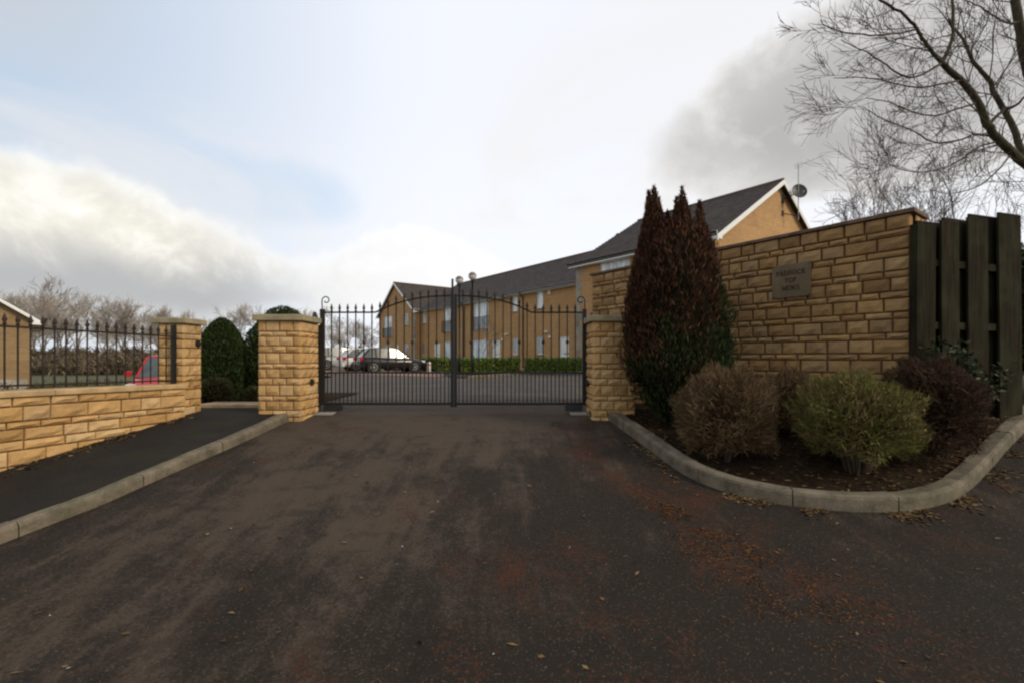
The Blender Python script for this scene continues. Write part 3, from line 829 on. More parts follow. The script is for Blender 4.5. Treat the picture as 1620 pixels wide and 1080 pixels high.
def railing():
    root = thing('railing', 'black spear-topped iron railing fixed on the low stone wall', 'railing', (LW0.x, LW0.y, 0), LWA); root.location.z = ZC
    yc = 0.15; zt0, zt1 = 0.335, 0.292; sl = (zt1 - zt0) / LWL; Lr = LWL + 0.0
    top = lambda x: zt0 + sl * x
    bot = lambda x: ZW0 + (ZW1 - ZW0) * x / LWL
    for nm, fn, h in (('top_rail', top, .02), ('bottom_rail', lambda x: bot(x) + .05, .02)):
        mb = MB(); a, b = 0.0, Lr - 0.03
        v = [(a, yc - .02, fn(a) - h / 2), (b, yc - .02, fn(b) - h / 2), (b, yc - .02, fn(b) + h / 2), (a, yc - .02, fn(a) + h / 2)]; v += [(x, yc + .02, z) for x, y, z in v]
        mb.add(v, [(0, 1, 2, 3), (5, 4, 7, 6), (3, 2, 6, 7), (1, 0, 4, 5), (0, 3, 7, 4), (1, 5, 6, 2)]); mb.build(nm, 'iron_rust', root)
    fin = MB(); fin.lathe(spear(1.0), 8); fme = fin.mesh('finial', True); fme.materials.append(M['iron_rust'])
    x = Lr - 0.14; bar = MB(); bar.tube([(0, 0, 0), (0, 0, 1)], 0.0085, 6); bme = bar.mesh('bar'); bme.materials.append(M['iron_rust'])
    while x > 0.05:
        b = bpy.data.objects.new('bar', bme); link(b, root); z0 = bot(x) + .02; z1 = top(x) + .012
        b.location = (x, yc, z0); b.scale = (1, 1, z1 - z0)
        q = bpy.data.objects.new('finial', fme); link(q, b); q.location = (0, 0, 1); q.scale = (1, 1, 1 / (z1 - z0))
        x -= 0.1045
    mb = MB(); mb.bbox(Lr - .055, Lr - .012, yc - .025, yc + .025, bot(Lr) + .005, zt1 + .155, .004); mb.build('post', 'iron', root)
railing()

# ---- sign wall
SWH = 1.605
def sign_wall():
    ang = math.atan2(SWD.y, SWD.x); L = (SW1 - SW0).length
    root = thing('sign_wall', 'tall boundary wall of coursed buff stone carrying the name plaque', 'wall', (SW0.x, SW0.y, 0), ang); root.location.z = ZC
    th = 0.42
    mb = MB(); mb.box(0.02, L - .02, 0.02, th - .02, -1.3, SWH - .05); mb.build('mortar_core', 'mortar', root)
    pat = [0.150, 0.076]
    rows = rows_down(SWH - 0.05, -1.15, pat)
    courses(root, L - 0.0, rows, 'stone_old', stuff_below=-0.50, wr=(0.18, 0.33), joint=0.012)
    # stones of the end return
    for ri, (z, h) in enumerate(rows):
        if z < -0.5: continue
        n_ = 2
        for j in range(n_):
            w_ = (th - .1) / n_; me = stone_mesh(0.1, w_ - .01, h - .01, 'r', 'stone_old'); o = bpy.data.objects.new('stone', me); link(o, root)
            o.location = (L - .05 + .012, .1 + w_ * (j + .5), z + h / 2)
    x = -0.04
    while x < L + 0.03:
        e = min(x + 0.45, L + 0.045)
        if L - e < .15: e = L + 0.045
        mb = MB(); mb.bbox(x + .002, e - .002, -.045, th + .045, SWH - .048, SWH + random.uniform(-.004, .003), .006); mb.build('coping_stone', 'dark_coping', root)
        x = e
sign_wall()
# ---- name plaque with serif lettering
def letters(txt, hgt, cx, cz):
    """upright roman capitals built from thick and thin strokes with serifs, on the plane y=0"""
    mb = MB(); th, tn = 0.20, 0.10
    def stroke(pts, w_):
        for (x0, z0), (x1, z1) in zip(pts, pts[1:]):
            d = Vector((x1 - x0, 0, z1 - z0)); n_ = Vector((-d.z, 0, d.x)).normalized() * w_ / 2; e = d.normalized() * 0.02
            a, b = Vector((x0, 0, z0)) - e, Vector((x1, 0, z1)) + e
            quad = [a - n_, b - n_, b + n_, a + n_]
            S.append(quad)
    def arc(cx_, cz_, rx, rz_, a0, a1, w_):
        pts = [(cx_ + rx * math.cos(R(lerp(a0, a1, i / 10))), cz_ + rz_ * math.sin(R(lerp(a0, a1, i / 10)))) for i in range(11)]
        stroke(pts, w_)
    def ser(x, z): stroke([(x - .15, z), (x + .15, z)], 0.055)
    total = 0; glyphs = []
    for ch in txt:
        S = []
        if ch in 'PDEK': stroke([(.2, 0), (.2, 1)], th); ser(.2, 0.02); ser(.2, .98)
        if ch == 'P': arc(.22, .74, .42, .24, 90, -90, .14); wd = .78
        elif ch == 'A': stroke([(.08, 0), (.42, 1)], tn); stroke([(.42, 1), (.76, 0)], th); stroke([(.2, .34), (.62, .34)], .08); ser(.08, .02); ser(.76, .02); wd = .9
        elif ch == 'D': arc(.22, .5, .58, .48, 90, -90, .16); wd = .92
        elif ch == 'O': arc(.45, .5, .38, .47, 0, 360, .17); wd = .94
        elif ch == 'C': arc(.46, .5, .38, .47, 48, 312, .17); stroke([(.72, .7), (.72, .98)], .07); wd = .88
        elif ch == 'K': stroke([(.24, .42), (.72, .98)], tn); stroke([(.38, .56), (.8, 0)], th); ser(.72, .98); ser(.8, .02); wd = .98
        elif ch == 'T': stroke([(.42, 0), (.42, 1)], th); stroke([(.05, .95), (.79, .95)], .09); stroke([(.06, .76), (.06, .98)], .06); stroke([(.78, .76), (.78, .98)], .06); ser(.42, .02); wd = .88
        elif ch == 'M': stroke([(.14, 0), (.14, 1)], tn); stroke([(.16, 1), (.52, .08)], th); stroke([(.52, .08), (.88, 1)], tn); stroke([(.9, 0), (.9, 1)], th); ser(.14, .02); ser(.9, .02); ser(.12, .98); ser(.92, .98); wd = 1.08
        elif ch == 'E': stroke([(.2, .95), (.72, .95)], .09); stroke([(.2, .05), (.74, .05)], .09); stroke([(.2, .52), (.58, .52)], .08); stroke([(.72, .75), (.72, .97)], .06); stroke([(.74, .03), (.74, .26)], .06); wd = .84
        elif ch == 'W': stroke([(.06, 1), (.3, 0)], th); stroke([(.3, 0), (.54, .95)], tn); stroke([(.54, .95), (.78, 0)], th); stroke([(.78, 0), (1.02, 1)], tn); ser(.06, .98); ser(1.02, .98); wd = 1.1
        elif ch == 'S': arc(.4, .73, .26, .24, 40, 270, .15); arc(.4, .26, .28, .24, 90, -140, .15); stroke([(.64, .74), (.64, .97)], .06); stroke([(.13, .03), (.13, .26)], .06); wd = .78
        glyphs.append((S, wd)); total += wd + .04
    x = -total / 2
    for S, wd in glyphs:
        for q in S:
            v = [Vector((cx + (p.x + x) * hgt * .95, 0, cz + p.z * hgt)) for p in q]
            off = 0.0002 * (len(mb.v) % 7)
            fr = [p + Vector((0, -0.0025 - off, 0)) for p in v]; bk = [p + Vector((0, 0.001, 0)) for p in v]
            mb.add(fr + bk, [(0, 1, 2, 3), (7, 6, 5, 4), (0, 4, 5, 1), (1, 5, 6, 2), (2, 6, 7, 3), (3, 7, 4, 0)])
        x += wd + .04
    return mb
def plaque():
    A = P(1224, 445, 5.585); B = P(1286.5, 445, 5.245); ang = math.atan2(SWD.y, SWD.x)
    def s_of(px):                                    # position along the wall seen at column px
        r = ray(px, 0); r.z = 0; den = r.x * SWD.y - r.y * SWD.x
        return (SW0.y * r.x - SW0.x * r.y) / -den if den else 0
    s0, s1 = s_of(1224.5), s_of(1285.5)
    mid = SW0 + SWD * ((s0 + s1) / 2); Y = mid.y
    zc = (HY - 444.5) / F * Y; h = 52.5 / F * Y; w_ = s1 - s0
    c = mid + SWN * 0.042
    root = thing('name_plaque', 'dark bronze name plaque fixed to the tall stone wall', 'plaque', (c.x, c.y, zc), ang)
    mb = MB(); T = Matrix.Rotation(R(90), 4, 'X')
    b = MB(); b.bbox(-w_ / 2, w_ / 2, -h / 2, h / 2, -0.012, 0.012, .004); mb.add([T @ Vector(p) for p in b.v], b.f); mb.build('plate', 'plaque', root)
    lt = letters('PADDOCK', h * .135, 0, h * .17); l2 = letters('TOP', h * .135, 0, -h * .055); l3 = letters('MEWS', h * .135, 0, -h * .285)
    for q in (l2, l3): lt.add(q.v, q.f)
    lt.v = [(p[0], p[1] - 0.0125, p[2]) for p in lt.v]
    lt.build('lettering', 'letter', root)
    mb = MB()
    for sx in (-1, 1):
        for sz in (-1, 1): mb.box(sx * (w_ / 2 - .02) - .006, sx * (w_ / 2 - .02) + .006, -.016, -.011, sz * (h / 2 - .02) - .006, sz * (h / 2 - .02) + .006)
    mb.build('fixing_screws', 'letter', root)
plaque()

# ---- timber fence right of the sign wall
def timber_fence():
    A = Vector((4.36, 5.00, 0)); B = Vector((5.99, 5.52, 0)); d = (B - A).normalized(); ang = math.atan2(d.y, d.x)
    root = thing('timber_fence', 'weathered grey hit-and-miss timber fence at the end of the stone wall', 'fence', (A.x, A.y, 0), ang); root.location.z = ZC
    def s_of(px):
        r = ray(px, 0); den = d.x * r.y - d.y * r.x
        return (A.y * r.x - A.x * r.y) / den
    def Yof(px): return (A + d * s_of(px)).y
    def board(a, b, ytop, ybot, off, th=.022, name='board'):
        s0, s1 = s_of(a), s_of(b); Y = Yof((a + b) / 2); zt = (HY - ytop) / F * Y
        x0, x1 = s0, s1; jj = random.uniform(-.004, .004)
        mb = MB(); mb.bbox(x0, x1, off + jj, off + th + jj, -0.98, zt, .003); o = mb.build(name, 'wood', root); o.rotation_euler = (random.uniform(-.004, .004), random.uniform(-.006, .006), 0)
        return o
    board(1442, 1471, 357, 700, -0.05, .075, 'post')
    for a, b, t in ((1486, 1513.5, 351), (1528, 1559, 346), (1577, 1612, 340)): board(a, b, t, 660, -0.028)
    for a, b, t in ((1460, 1500, 349), (1500.5, 1543, 344.5), (1543.5, 1592, 340)): board(a, b, t, 660, 0.052)
    Lr = s_of(1612)
    for z in (1.03, 0.35, -0.35):
        mb = MB(); mb.bbox(0.02, Lr - .02, 0.0, 0.045, z - .04, z + .04, .004); mb.build('rail', 'wood', root)
    mb = MB(); mb.bbox(Lr - .16, Lr - .06, 0.08, 0.18, -1.0, 1.60, .004); mb.build('post', 'wood', root)
    # it turns the corner and runs away from the road
    for i in range(9):
        mb = MB(); mb.bbox(Lr - .05, Lr - .028, 0.10 + i * .2, 0.24 + i * .2, -0.95, 1.62 + .01 * i, .003); mb.build('board', 'wood', root)
timber_fence()

# ------------------------------------------------------------------ gates
GY = 7.12
def gate_leaf(label, hinge_x, meet_x):
    sgn = 1 if meet_x > hinge_x else -1; W = abs(meet_x - hinge_x)
    root = thing('gate_leaf', label, 'gate', (hinge_x, GY, 0), 0.0, 'the pair of black iron driveway gates'); root.location.z = ZC
    zb, zm, zt, zc = -0.692, -0.222, 0.690, 0.945
    def top(x):
        u = (x / W - 0.40) / 0.60
        if u <= 0: return zt
        return zt + (zc - zt) * (1 - (1 - u) ** 2.4) * ss(u, -0.25, 0.16) 
    X = lambda x: sgn * x
    def bar(name, x, z0, z1, r, y=0.0, m='iron_rust', par=root):
        mb = MB(); mb.box(-r, r, -r, r, 0, z1 - z0); return mb.build(name, m, par, loc=(X(x), y, z0))
    mb = MB(); mb.bbox(min(X(.025), X(W - .02)), max(X(.025), X(W - .02)), -.02, .02, zb - .02, zb + .022, .004); mb.build('bottom_rail', 'iron', root)
    mb = MB(); mb.box(min(X(.025), X(W - .02)), max(X(.025), X(W - .02)), -.016, .016, zm - .012, zm + .012); mb.build('middle_rail', 'iron', root)
    pts = [(X(lerp(.025, W - .02, i / 40)), 0, top(lerp(.025, W - .02, i / 40))) for i in range(41)]
    mb = MB(); mb.tube(pts, 0.013, 6); mb.build('top_rail', 'iron_rust', root)
    # hinge stile with its crook, and meeting stile
    mb = MB(); mb.bbox(-.03, .03, -.03, .03, zb - .02, zt + .05, .004); st = mb.build('hinge_stile', 'iron', root)
    pts = [(X(-.005), 0, zt + .04), (X(-.008), 0, zt + .17)]
    for i in range(13):
        a = R(lerp(180, -150, i / 12)); rr = lerp(.062, .030, i / 12); pts.append((X(.055 + rr * math.cos(a)), 0, zt + .185 + rr * math.sin(a)))
    mb = MB(); mb.tube(pts, 0.0095, 6); mb.build('scroll', 'iron', st)
    zs = zc + (0.05 if sgn > 0 else 0.02)
    mb = MB(); mb.bbox(min(X(W - .045), X(W - .003)), max(X(W - .045), X(W - .003)), -.025, .025, zb - .05, zs, .004); ms = mb.build('meeting_stile', 'iron', root)
    if sgn > 0:
        mb = MB(); mb.bbox(X(W - .034), X(W - .004), -.016, .016, zs, zs + .205, .004); mb.build('stile_top', 'iron', ms)
    fin = MB(); fin.lathe(spear(1.05), 8); fme = fin.mesh('finial', True); fme.materials.append(M['iron_rust'])
    kn = MB(); kn.lathe([(.008, -.035), (.019, -.02), (.024, 0), (.019, .02), (.008, .035)], 8); kme = kn.mesh('knuckle', True); kme.materials.append(M['iron_rust'])
    n_ = 15; sp = (W - .03) / (n_ + 1)
    for i in range(1, n_ + 1):
        x = .015 + sp * i; b = bar('bar', x, zb, top(x) + .01, .008)
        q = bpy.data.objects.new('finial', fme); link(q, b); q.location = (0, 0, top(x) + .008 - zb)
        if i % 3 == 2:
            q = bpy.data.objects.new('knuckle', kme); link(q, b); q.location = (0, 0, 0.24 - zb)
    for i in range(n_ + 1):
        x = .015 + sp * (i + .5); bar('dog_bar', x, zb, zm, .007)
    for z in (-.55, .22):
        mb = MB(); mb.tube([(X(-.07), 0, z), (X(.02), 0, z)], .016, 6); mb.build('hinge', 'iron', root)
    mb = MB(); mb.bbox(min(X(.03), X(.29)), max(X(.03), X(.29)), -.05, .05, zb - .105, zb - .021, .01); mb.build('actuator', 'black', root)
gate_leaf('left leaf of the iron gates, hung on the pier beside the footpath', -2.885, -0.887)
gate_leaf('right leaf of the iron gates, hung on the pier beside the planting bed', 1.10, -0.883)
for x, l in ((-2.945, 'grey steel hinge channel against the left gate pier'), (1.165, 'grey steel hinge channel against the right gate pier')):
    s_ = 1 if x > 0 else -1
    o = MB(); o.box(-.028, .012, -.03, .03, -1.0, .50); o.box(-.05 if s_ < 0 else .0, -.02 if s_ < 0 else .03, -.04, .04, -1.0, .46)
    q = o.build('hinge_post', 'galv', loc=(x + .03 * (-s_) * .0, 7.155, 0)); tag(q, l, 'gate post', 'hinge posts of the gates')
for x, l in ((-2.80, 'pale concrete pad on the ground under the left gate hinge'), (1.0, 'pale concrete pad on the ground under the right gate hinge')):
    z = g(x, 7.0); o = MB(); o.bbox(-.13, .13, -.09, .09, -.03, .022, .006); q = o.build('gate_pad', 'pad', loc=(x, 7.02, z)); tag(q, l, 'concrete pad', 'pads under the gate hinges')
for x, y, l in ((-3.03, 7.19, 'small dark warning lamp on the back of the left pier'), (1.24, 7.24, 'small dark warning lamp on the back of the right pier')):
    root = thing('gate_lamp', l, 'lamp', (x, y, 0.52), 0.0, 'warning lamps on the gate piers')
    mb = MB(); mb.bbox(-.045, .045, -.045, .045, 0, .09, .006); mb.build('housing', 'black', root)
    mb = MB(); mb.lathe([(.052, .09), (.052, .10), (.040, .13), (.028, .15), (.026, .17), (.015, .185), (.0, .187)], 10); mb.build('lens', 'black', root, True)
    mb = MB(); mb.tube([(0, 0, 0), (0, -.0, -.9)], .015, 6); mb.build('bracket', 'iron', root)

# ------------------------------------------------------------------ houses
TX = Vector((0.607, -0.795, 0)); TY = Vector((0.795, 0.607, 0)); TANG = math.atan2(TX.y, TX.x)
def wall_panel(parent, name, m, x0, x1, z0, z1, openings, T, reveal=0.09, gable=None):
    """a wall on the plane y=0 of T (outer side -y) with recessed openings; gable = (apex x, apex z) adds the triangle"""
    mb = MB()
    xsn = sorted(set([x0, x1] + [o[0] for o in openings] + [o[1] for o in openings]))
    zsn = sorted(set([z0, z1] + [o[2] for o in openings] + [o[3] for o in openings]))
    for a, b in zip(xsn, xsn[1:]):
        for c, d in zip(zsn, zsn[1:]):
            mx_, mz_ = (a + b) / 2, (c + d) / 2
            if any(o[0] < mx_ < o[1] and o[2] < mz_ < o[3] for o in openings): continue
            mb.quad((a, 0, c), (b, 0, c), (b, 0, d), (a, 0, d))
    for a, b, c, d in openings:
        r = reveal + .03
        mb.quad((a, 0, c), (a, 0, d), (a, r, d), (a, r, c)); mb.quad((b, 0, d), (b, 0, c), (b, r, c), (b, r, d))
        mb.quad((a, 0, c), (a, r, c), (b, r, c), (b, 0, c)); mb.quad((a, 0, d), (b, 0, d), (b, r, d), (a, r, d))
    if gable: mb.quad((x0, 0, z1), (x1, 0, z1), (gable[0], 0, gable[1]))
    mb.v = [tuple(T @ Vector(p)) for p in mb.v]
    return mb.build(name, m, parent)
def window(parent, T, a, b, c, d, glass='glass', mull=1, transom=None, sill=True, y=.09):
    fw = 0.055; mb = MB(); y0, y1 = y - .03, y + .03
    mb.box(a, a + fw, y0, y1, c, d); mb.box(b - fw, b, y0, y1, c, d)
    mb.box(a + fw, b - fw, y0, y1, c, c + fw); mb.box(a + fw, b - fw, y0, y1, d - fw, d)
    for i in range(1, mull + 1):
        x = lerp(a, b, i / (mull + 1)); mb.box(x - .03, x + .03, y0 + .002, y1, c + fw, d - fw)
    if transom:
        z = lerp(c, d, transom); mb.box(a + fw, b - fw, y0 + .003, y1, z - .025, z + .025)
    mb.v = [tuple(T @ Vector(p)) for p in mb.v]; w_ = mb.build('window', 'white', parent)
    xs_ = [a + fw] + [lerp(a, b, i / (mull + 1)) for i in range(1, mull + 1)] + [b - fw]
    for p, q in zip(xs_, xs_[1:]):
        mb = MB(); mb.box(p, q, y + .004, y + .016, c + fw, d - fw); mb.v = [tuple(T @ Vector(k)) for k in mb.v]; mb.build('pane', glass, w_)
    if sill:
        mb = MB(); mb.box(a - .06, b + .06, -.06, y - .031, c - .07, c - .002); mb.v = [tuple(T @ Vector(k)) for k in mb.v]; mb.build('sill', 'quoin', w_)
    return w_
def door(parent, T, a, b, c, d, y=.08):
    fw = .05; mb = MB()
    mb.box(a, a + fw, y - .03, y + .04, c, d); mb.box(b - fw, b, y - .03, y + .04, c, d); mb.box(a + fw, b - fw, y - .03, y + .04, d - fw, d)
    mb.box(a + fw, b - fw, y, y + .03, c, d - fw)
    w_ = b - a
    for z0, z1 in ((c + .18, c + .85), (c + 1.15, d - .3)): mb.box(a + .2, b - .2, y - .012, y, z0, z1)
    mb.v = [tuple(T @ Vector(p)) for p in mb.v]; o = mb.build('door', 'white', parent)
    mb = MB(); mb.box(b - .16, b - .05 - .02, y - .06, y - .001, c + 1.0, c + 1.06); mb.box(a + w_ / 2 - .13, a + w_ / 2 + .13, y - .02, y - .001, c + 0.98, c + 1.03)
    mb.v = [tuple(T @ Vector(p)) for p in mb.v]; mb.build('handle', 'iron', o)
    return o
def balcony(parent, T, a, b, z, h=1.0):
    mb = MB(); a -= .12; b += .12; y = -.16
    for zz in (z, z + h): mb.box(a, b, y - .02, y + .02, zz - .02, zz + .02)
    for x in (a, b):
        mb.box(x - .02, x + .02, y, 0.0, z - .018, z + .018); mb.box(x - .02, x + .02, y, 0.0, z + h - .018, z + h + .018); mb.box(x - .018, x + .018, y - .018, y + .018, z + .02, z + h - .02)
    n_ = int((b - a) / .11)
    for i in range(1, n_): x = lerp(a, b, i / n_); mb.box(x - .009, x + .009, y - .009, y + .009, z + .02, z + h - .02)
    mb.v = [tuple(T @ Vector(p)) for p in mb.v]; mb.build('juliet_balcony', 'iron', parent)
def roof_slope(parent, L, depth_half, z0, z1, T, ov_e=0.35, ov_l=0.25, ov_r=0.25, course=0.3, name='roof_slope'):
    """a slope of stepped tile courses rising from the eave (y=0) to the ridge (y=depth_half)"""
    sl = Vector((0, depth_half, z1 - z0)); ln = sl.length; t = sl / ln; nrm = Vector((0, -t.z, t.y))
    mb = MB(); s = -ov_e / t.y; k = 0; x0, x1 = -ov_l, L + ov_r; base = Vector((0, 0, z0))
    while s < ln - .01:
        e = min(s + course, ln)
        a = base + t * s; b = base + t * e; lip = nrm * 0.035; jj = .004 * random.uniform(-1, 1)
        p = [Vector((x0 + jj, 0, 0)) + a + lip, Vector((x1 + jj, 0, 0)) + a + lip, Vector((x1 + jj, 0, 0)) + b + nrm * .006, Vector((x0 + jj, 0, 0)) + b + nrm * .006]
        lo = [Vector((x0 + jj, 0, 0)) + a - nrm * .02, Vector((x1 + jj, 0, 0)) + a - nrm * .02]
        lo2 = [Vector((x1 + jj, 0, 0)) + b - nrm * .02, Vector((x0 + jj, 0, 0)) + b - nrm * .02]
        mb.add(p + lo + lo2, [(0, 1, 2, 3), (4, 5, 1, 0), (1, 5, 6, 2), (4, 0, 3, 7), (5, 4, 7, 6)])
        s = e
    mb.v = [tuple(T @ Vector(p)) for p in mb.v]
    return mb.build(name, 'roof', parent)
def eaves(parent, L, z, T, oy=0.35, a=-0.25, b=0.25):
    mb = MB(); mb.box(a, L + b, -oy + .02, -oy + .045, z - .30, z - .06); mb.box(a, L + b, -oy + .047, -.002, z - .298, z - .278)
    mb.v = [tuple(T @ Vector(p)) for p in mb.v]; mb.build('fascia', 'white', parent)
    mb = MB()
    prof = [(R(180 + 180 * i / 6)) for i in range(7)]; pts = [(-oy - .045 + .06 * math.cos(q), z - .10 + .06 * math.sin(q)) for q in prof]
    v = [(x, p, q) for x in (a, L + b) for p, q in pts]; n_ = len(pts)
    f = [(i, i + 1, n_ + i + 1, n_ + i) for i in range(n_ - 1)] + [tuple(range(n_))[::-1], tuple(range(n_, 2 * n_))]
    mb.add([T @ Vector(p) for p in v], f); mb.build('gutter', 'black', parent)
def downpipe(parent, T, x, z0, z1, oy=.35):
    mb = MB(); mb.tube([T @ Vector(p) for p in ((x, -oy - .04, z1 - .12), (x, -oy - .02, z1 - .25), (x, -.07, z1 - .55), (x, -.07, z0))], .045, 8)
    mb.build('downpipe', 'black', parent)
def ridge(parent, L, y, z, T, a=-.25, b=.25):
    mb = MB(); x = a
    while x < L + b - .01:
        e = min(x + .45, L + b)
        prof = [(-.14, -.06), (-.09, .03), (0, .07), (.09, .03), (.14, -.06)]
        v = [(xx, y + p, z + q) for xx in (x + .004, e - .004) for p, q in prof]
        mb.add([T @ Vector(p) for p in v], [(i, i + 5, i + 6, i + 1) for i in range(4)] + [(0, 1, 2, 3, 4), (9, 8, 7, 6, 5)]); x = e
    mb.build('ridge_tiles', 'ridge', parent)
def barge(parent, depth, z0, rise, x, T, ov=0.35, side=1, bh=.24):
    """white boards up both verges of the gable at x"""
    mb = MB(); h = depth / 2
    for s0, s1 in ((0, h), (depth, h)):
        d = Vector((0, s1 - s0, rise)).normalized(); a = Vector((x, s0, z0)) - d * (ov / abs(d.y)); b = Vector((x, s1, z0 + rise))
        dn = Vector((0, 0, -1)); th = .028 * side
        p = [a + dn * .02, b + dn * .02, b + dn * bh, a + dn * bh]; q = [k + Vector((th, 0, 0)) for k in p]
        mb.add([T @ k for k in p + q], [(0, 1, 2, 3), (7, 6, 5, 4), (0, 4, 5, 1), (1, 5, 6, 2), (2, 6, 7, 3), (3, 7, 4, 0)])
    for y in (-ov + .03, depth + ov - .33):          # boxed eave ends
        mb.v += [tuple(T @ Vector(p)) for p in [(xx, yy, zz) for zz in (z0 - .36, z0 - .22) for yy in (y, y + .3) for xx in (x - side * .3, x + side * .035)]]
        k = len(mb.v) - 8; mb.f += [tuple(k + i for i in f) for f in [(0, 2, 3, 1), (4, 5, 7, 6), (0, 1, 5, 4), (2, 6, 7, 3), (0, 4, 6, 2), (1, 3, 7, 5)]]
    mb.build('bargeboard', 'white', parent)
def box_house(name, label, loc, ang, L, depth, zg, ze, rise, front, right=(), left=(), brick='brick', gables=(True, True), back_panel=True, ovl=.25, ovr=.25):
    """front wall on y=0 facing -y, ridge along x; walls from zg to the eave ze"""
    root = thing(name, label, 'house', (loc[0], loc[1], 0), ang); root.location.z = ZC
    I = Matrix.Identity(4)
    TR = Matrix.Translation((L, 0, 0)) @ Matrix.Rotation(R(90), 4, 'Z')            # right gable: its x runs along +y
    TL = Matrix.Translation((0, depth, 0)) @ Matrix.Rotation(R(-90), 4, 'Z')       # left gable: its x runs along -y
    TB = Matrix.Translation((L, depth, 0)) @ Matrix.Rotation(R(180), 4, 'Z')
    zt = ze - .08
    wall_panel(root, 'front_wall', brick, 0, L, zg, zt, front, I)
    zap = zt + rise
    wall_panel(root, 'side_wall', brick, 0, depth, zg, zt, list(right), TR, gable=(depth / 2, zap))
    wall_panel(root, 'side_wall', brick, 0, depth, zg, zt, list(left), TL, gable=(depth / 2, zap))
    wall_panel(root, 'back_wall', brick, 0, L, zg, zt, [], TB)
    roof_slope(root, L, depth / 2, ze - .02, ze + rise - .02, I, ov_l=ovl, ov_r=ovr)
    TT = Matrix.Translation((L, depth, 0)) @ Matrix.Rotation(R(180), 4, 'Z')
    roof_slope(root, L, depth / 2, ze - .02, ze + rise - .02, TT, ov_l=ovr, ov_r=ovl)
    ridge(root, L, depth / 2, ze + rise, I, -ovl, ovr)
    eaves(root, L, ze, I, a=-ovl, b=ovr)
    return root, I, TR, TL
ZH = -0.72
HE = 4.90            # height of the two-storey eaves over the lens
# -- terrace facing the yard
TO = Vector((-9.04, 47.1, 0))
K1 = 4.87 * 740 / 0.181
def fs(px):
    Y = K1 / (px - 245); q = Vector(((px - 810) / F * Y, Y, 0)) - TO; return q.dot(TX)
gw = (0.25, 1.50)
D = lambda a, b: (fs(a), fs(b), ZH, 1.42)
terr_open = {
    'door': [D(686.5, 696), D(778, 791), D(885, 899.5)],
    'low': [(fs(667), fs(671.5), gw[0], gw[1]), (fs(702), fs(714), gw[0] - .3, gw[1]), (fs(748), fs(772), gw[0] - .45, gw[1]), (fs(811), fs(818.5), gw[0], gw[1]), (fs(849), fs(858.5), gw[0], gw[1])],
    'up': [(fs(669), fs(674.5), 3.46, 4.60), (fs(811), fs(818.5), 3.46, 4.60), (fs(849), fs(858.5), 3.46, 4.60)],
    'french': [(fs(702), fs(714), 2.34, 4.62), (fs(749.6), fs(772), 2.34, 4.62)]}
allo = sum(terr_open.values(), [])
terr, I_, TR_, TL_ = box_house('terrace_house', 'long two-storey buff brick terrace behind the gates with white doors', (TO.x, TO.y), TANG, 27.0, 8.5, ZH - .3, HE, 2.95, allo)
for o in terr_open['door']: door(terr, I_, *o)
for i, o in enumerate(terr_open['low']): window(terr, I_, *o, glass='glass' if i in (0, 3, 4) else 'glass_sky', mull=0 if i in (0, 3, 4) else 1, y=.07)
for o in terr_open['up']: window(terr, I_, *o, glass='glass_sky', mull=0, y=.07)
for o in terr_open['french']: window(terr, I_, *o, glass='glass_sky', mull=1, sill=False, y=.07); balcony(terr, I_, o[0], o[1], o[2] + .02)
for px in (735, 828): downpipe(terr, I_, fs(px), ZH, HE)
for px in (822, 834):
    pass
for px, z in ((869.6, 4.45), (672, 4.5), (525 / 3.375 + 480, 3.9)):
    s = fs(px)
    if 0 < s < 27:
        mb = MB(); mb.bbox(s - .13, s + .13, -.09, -.002, z - .16, z + .16, .02); mb.build('alarm_box', 'cream', terr)
for px in (802, 864):
    s = fs(px); mb = MB(); mb.bbox(s - .22, s + .22, -.12, -.002, 1.72, 1.86, .03); mb.build('wall_light', 'cream', terr)
for px in (795, 870):
    s = fs(px); mb = MB(); mb.bbox(s - .1, s + .1, -.08, -.002, 1.35, 1.5, .02); mb.build('meter_vent', 'white', terr)
for px in (870, 884):                                 # flue terminals on the ridge
    s = fs(px) + 3.0; mb = MB(); zr = HE + 2.95 * .80
    mb.lathe([(.07, -.2), (.07, .95), (.13, .97), (.13, 1.06), (.05, 1.12)], 8, (s, 3.4, zr)); mb.build('flue', 'iron', terr)
# -- far cross wing with its gable to the yard
WO = Vector((-9.67, 46.6, 0)); WANG = math.atan2(TY.y, TY.x)
K2 = 46.6 * 413
def wsx(px):                                          # distance from the gable's right corner
    Y = K2 / (px - 245); q = Vector(((px - 810) / F * Y, Y, 0)) - WO; return -q.dot(TX)
gd = 9.4
lo = lambda a, b, c, d: (gd - wsx(a), gd - wsx(b), c, d)
gop = {'french': [lo(609, 621, 2.3, 4.6)], 'up': [lo(641.5, 647, 3.4, 4.6)], 'door': [lo(626, 631.5, ZH, 1.42)], 'low': [lo(610, 620, .2, 1.45), lo(641, 647, .2, 1.45)]}
wing, I2, TR2, TL2 = box_house('gabled_house', 'far gabled brick wing closing the end of the terrace', (WO.x, WO.y), WANG, 9.0, gd, ZH - .3, HE, 3.2, [], left=sum(gop.values(), []))
for o in gop['door']: door(wing, TL2, *o)
for k in ('low', 'up'):
    for o in gop[k]: window(wing, TL2, *o, mull=0, y=.07)
for o in gop['french']: window(wing, TL2, *o, glass='glass_sky', mull=1, sill=False, y=.07); balcony(wing, TL2, o[0], o[1], o[2])
barge(wing, gd, HE, 3.2, -.25, I2, side=-1)
mb = MB()
for i in range(14):
    z = ZH + i * .38; wq = .36 if i % 2 else .22; mb = MB(); mb.box(-.012, .1, -.012, wq, z, z + .36); mb.build('quoin', 'quoin', wing)
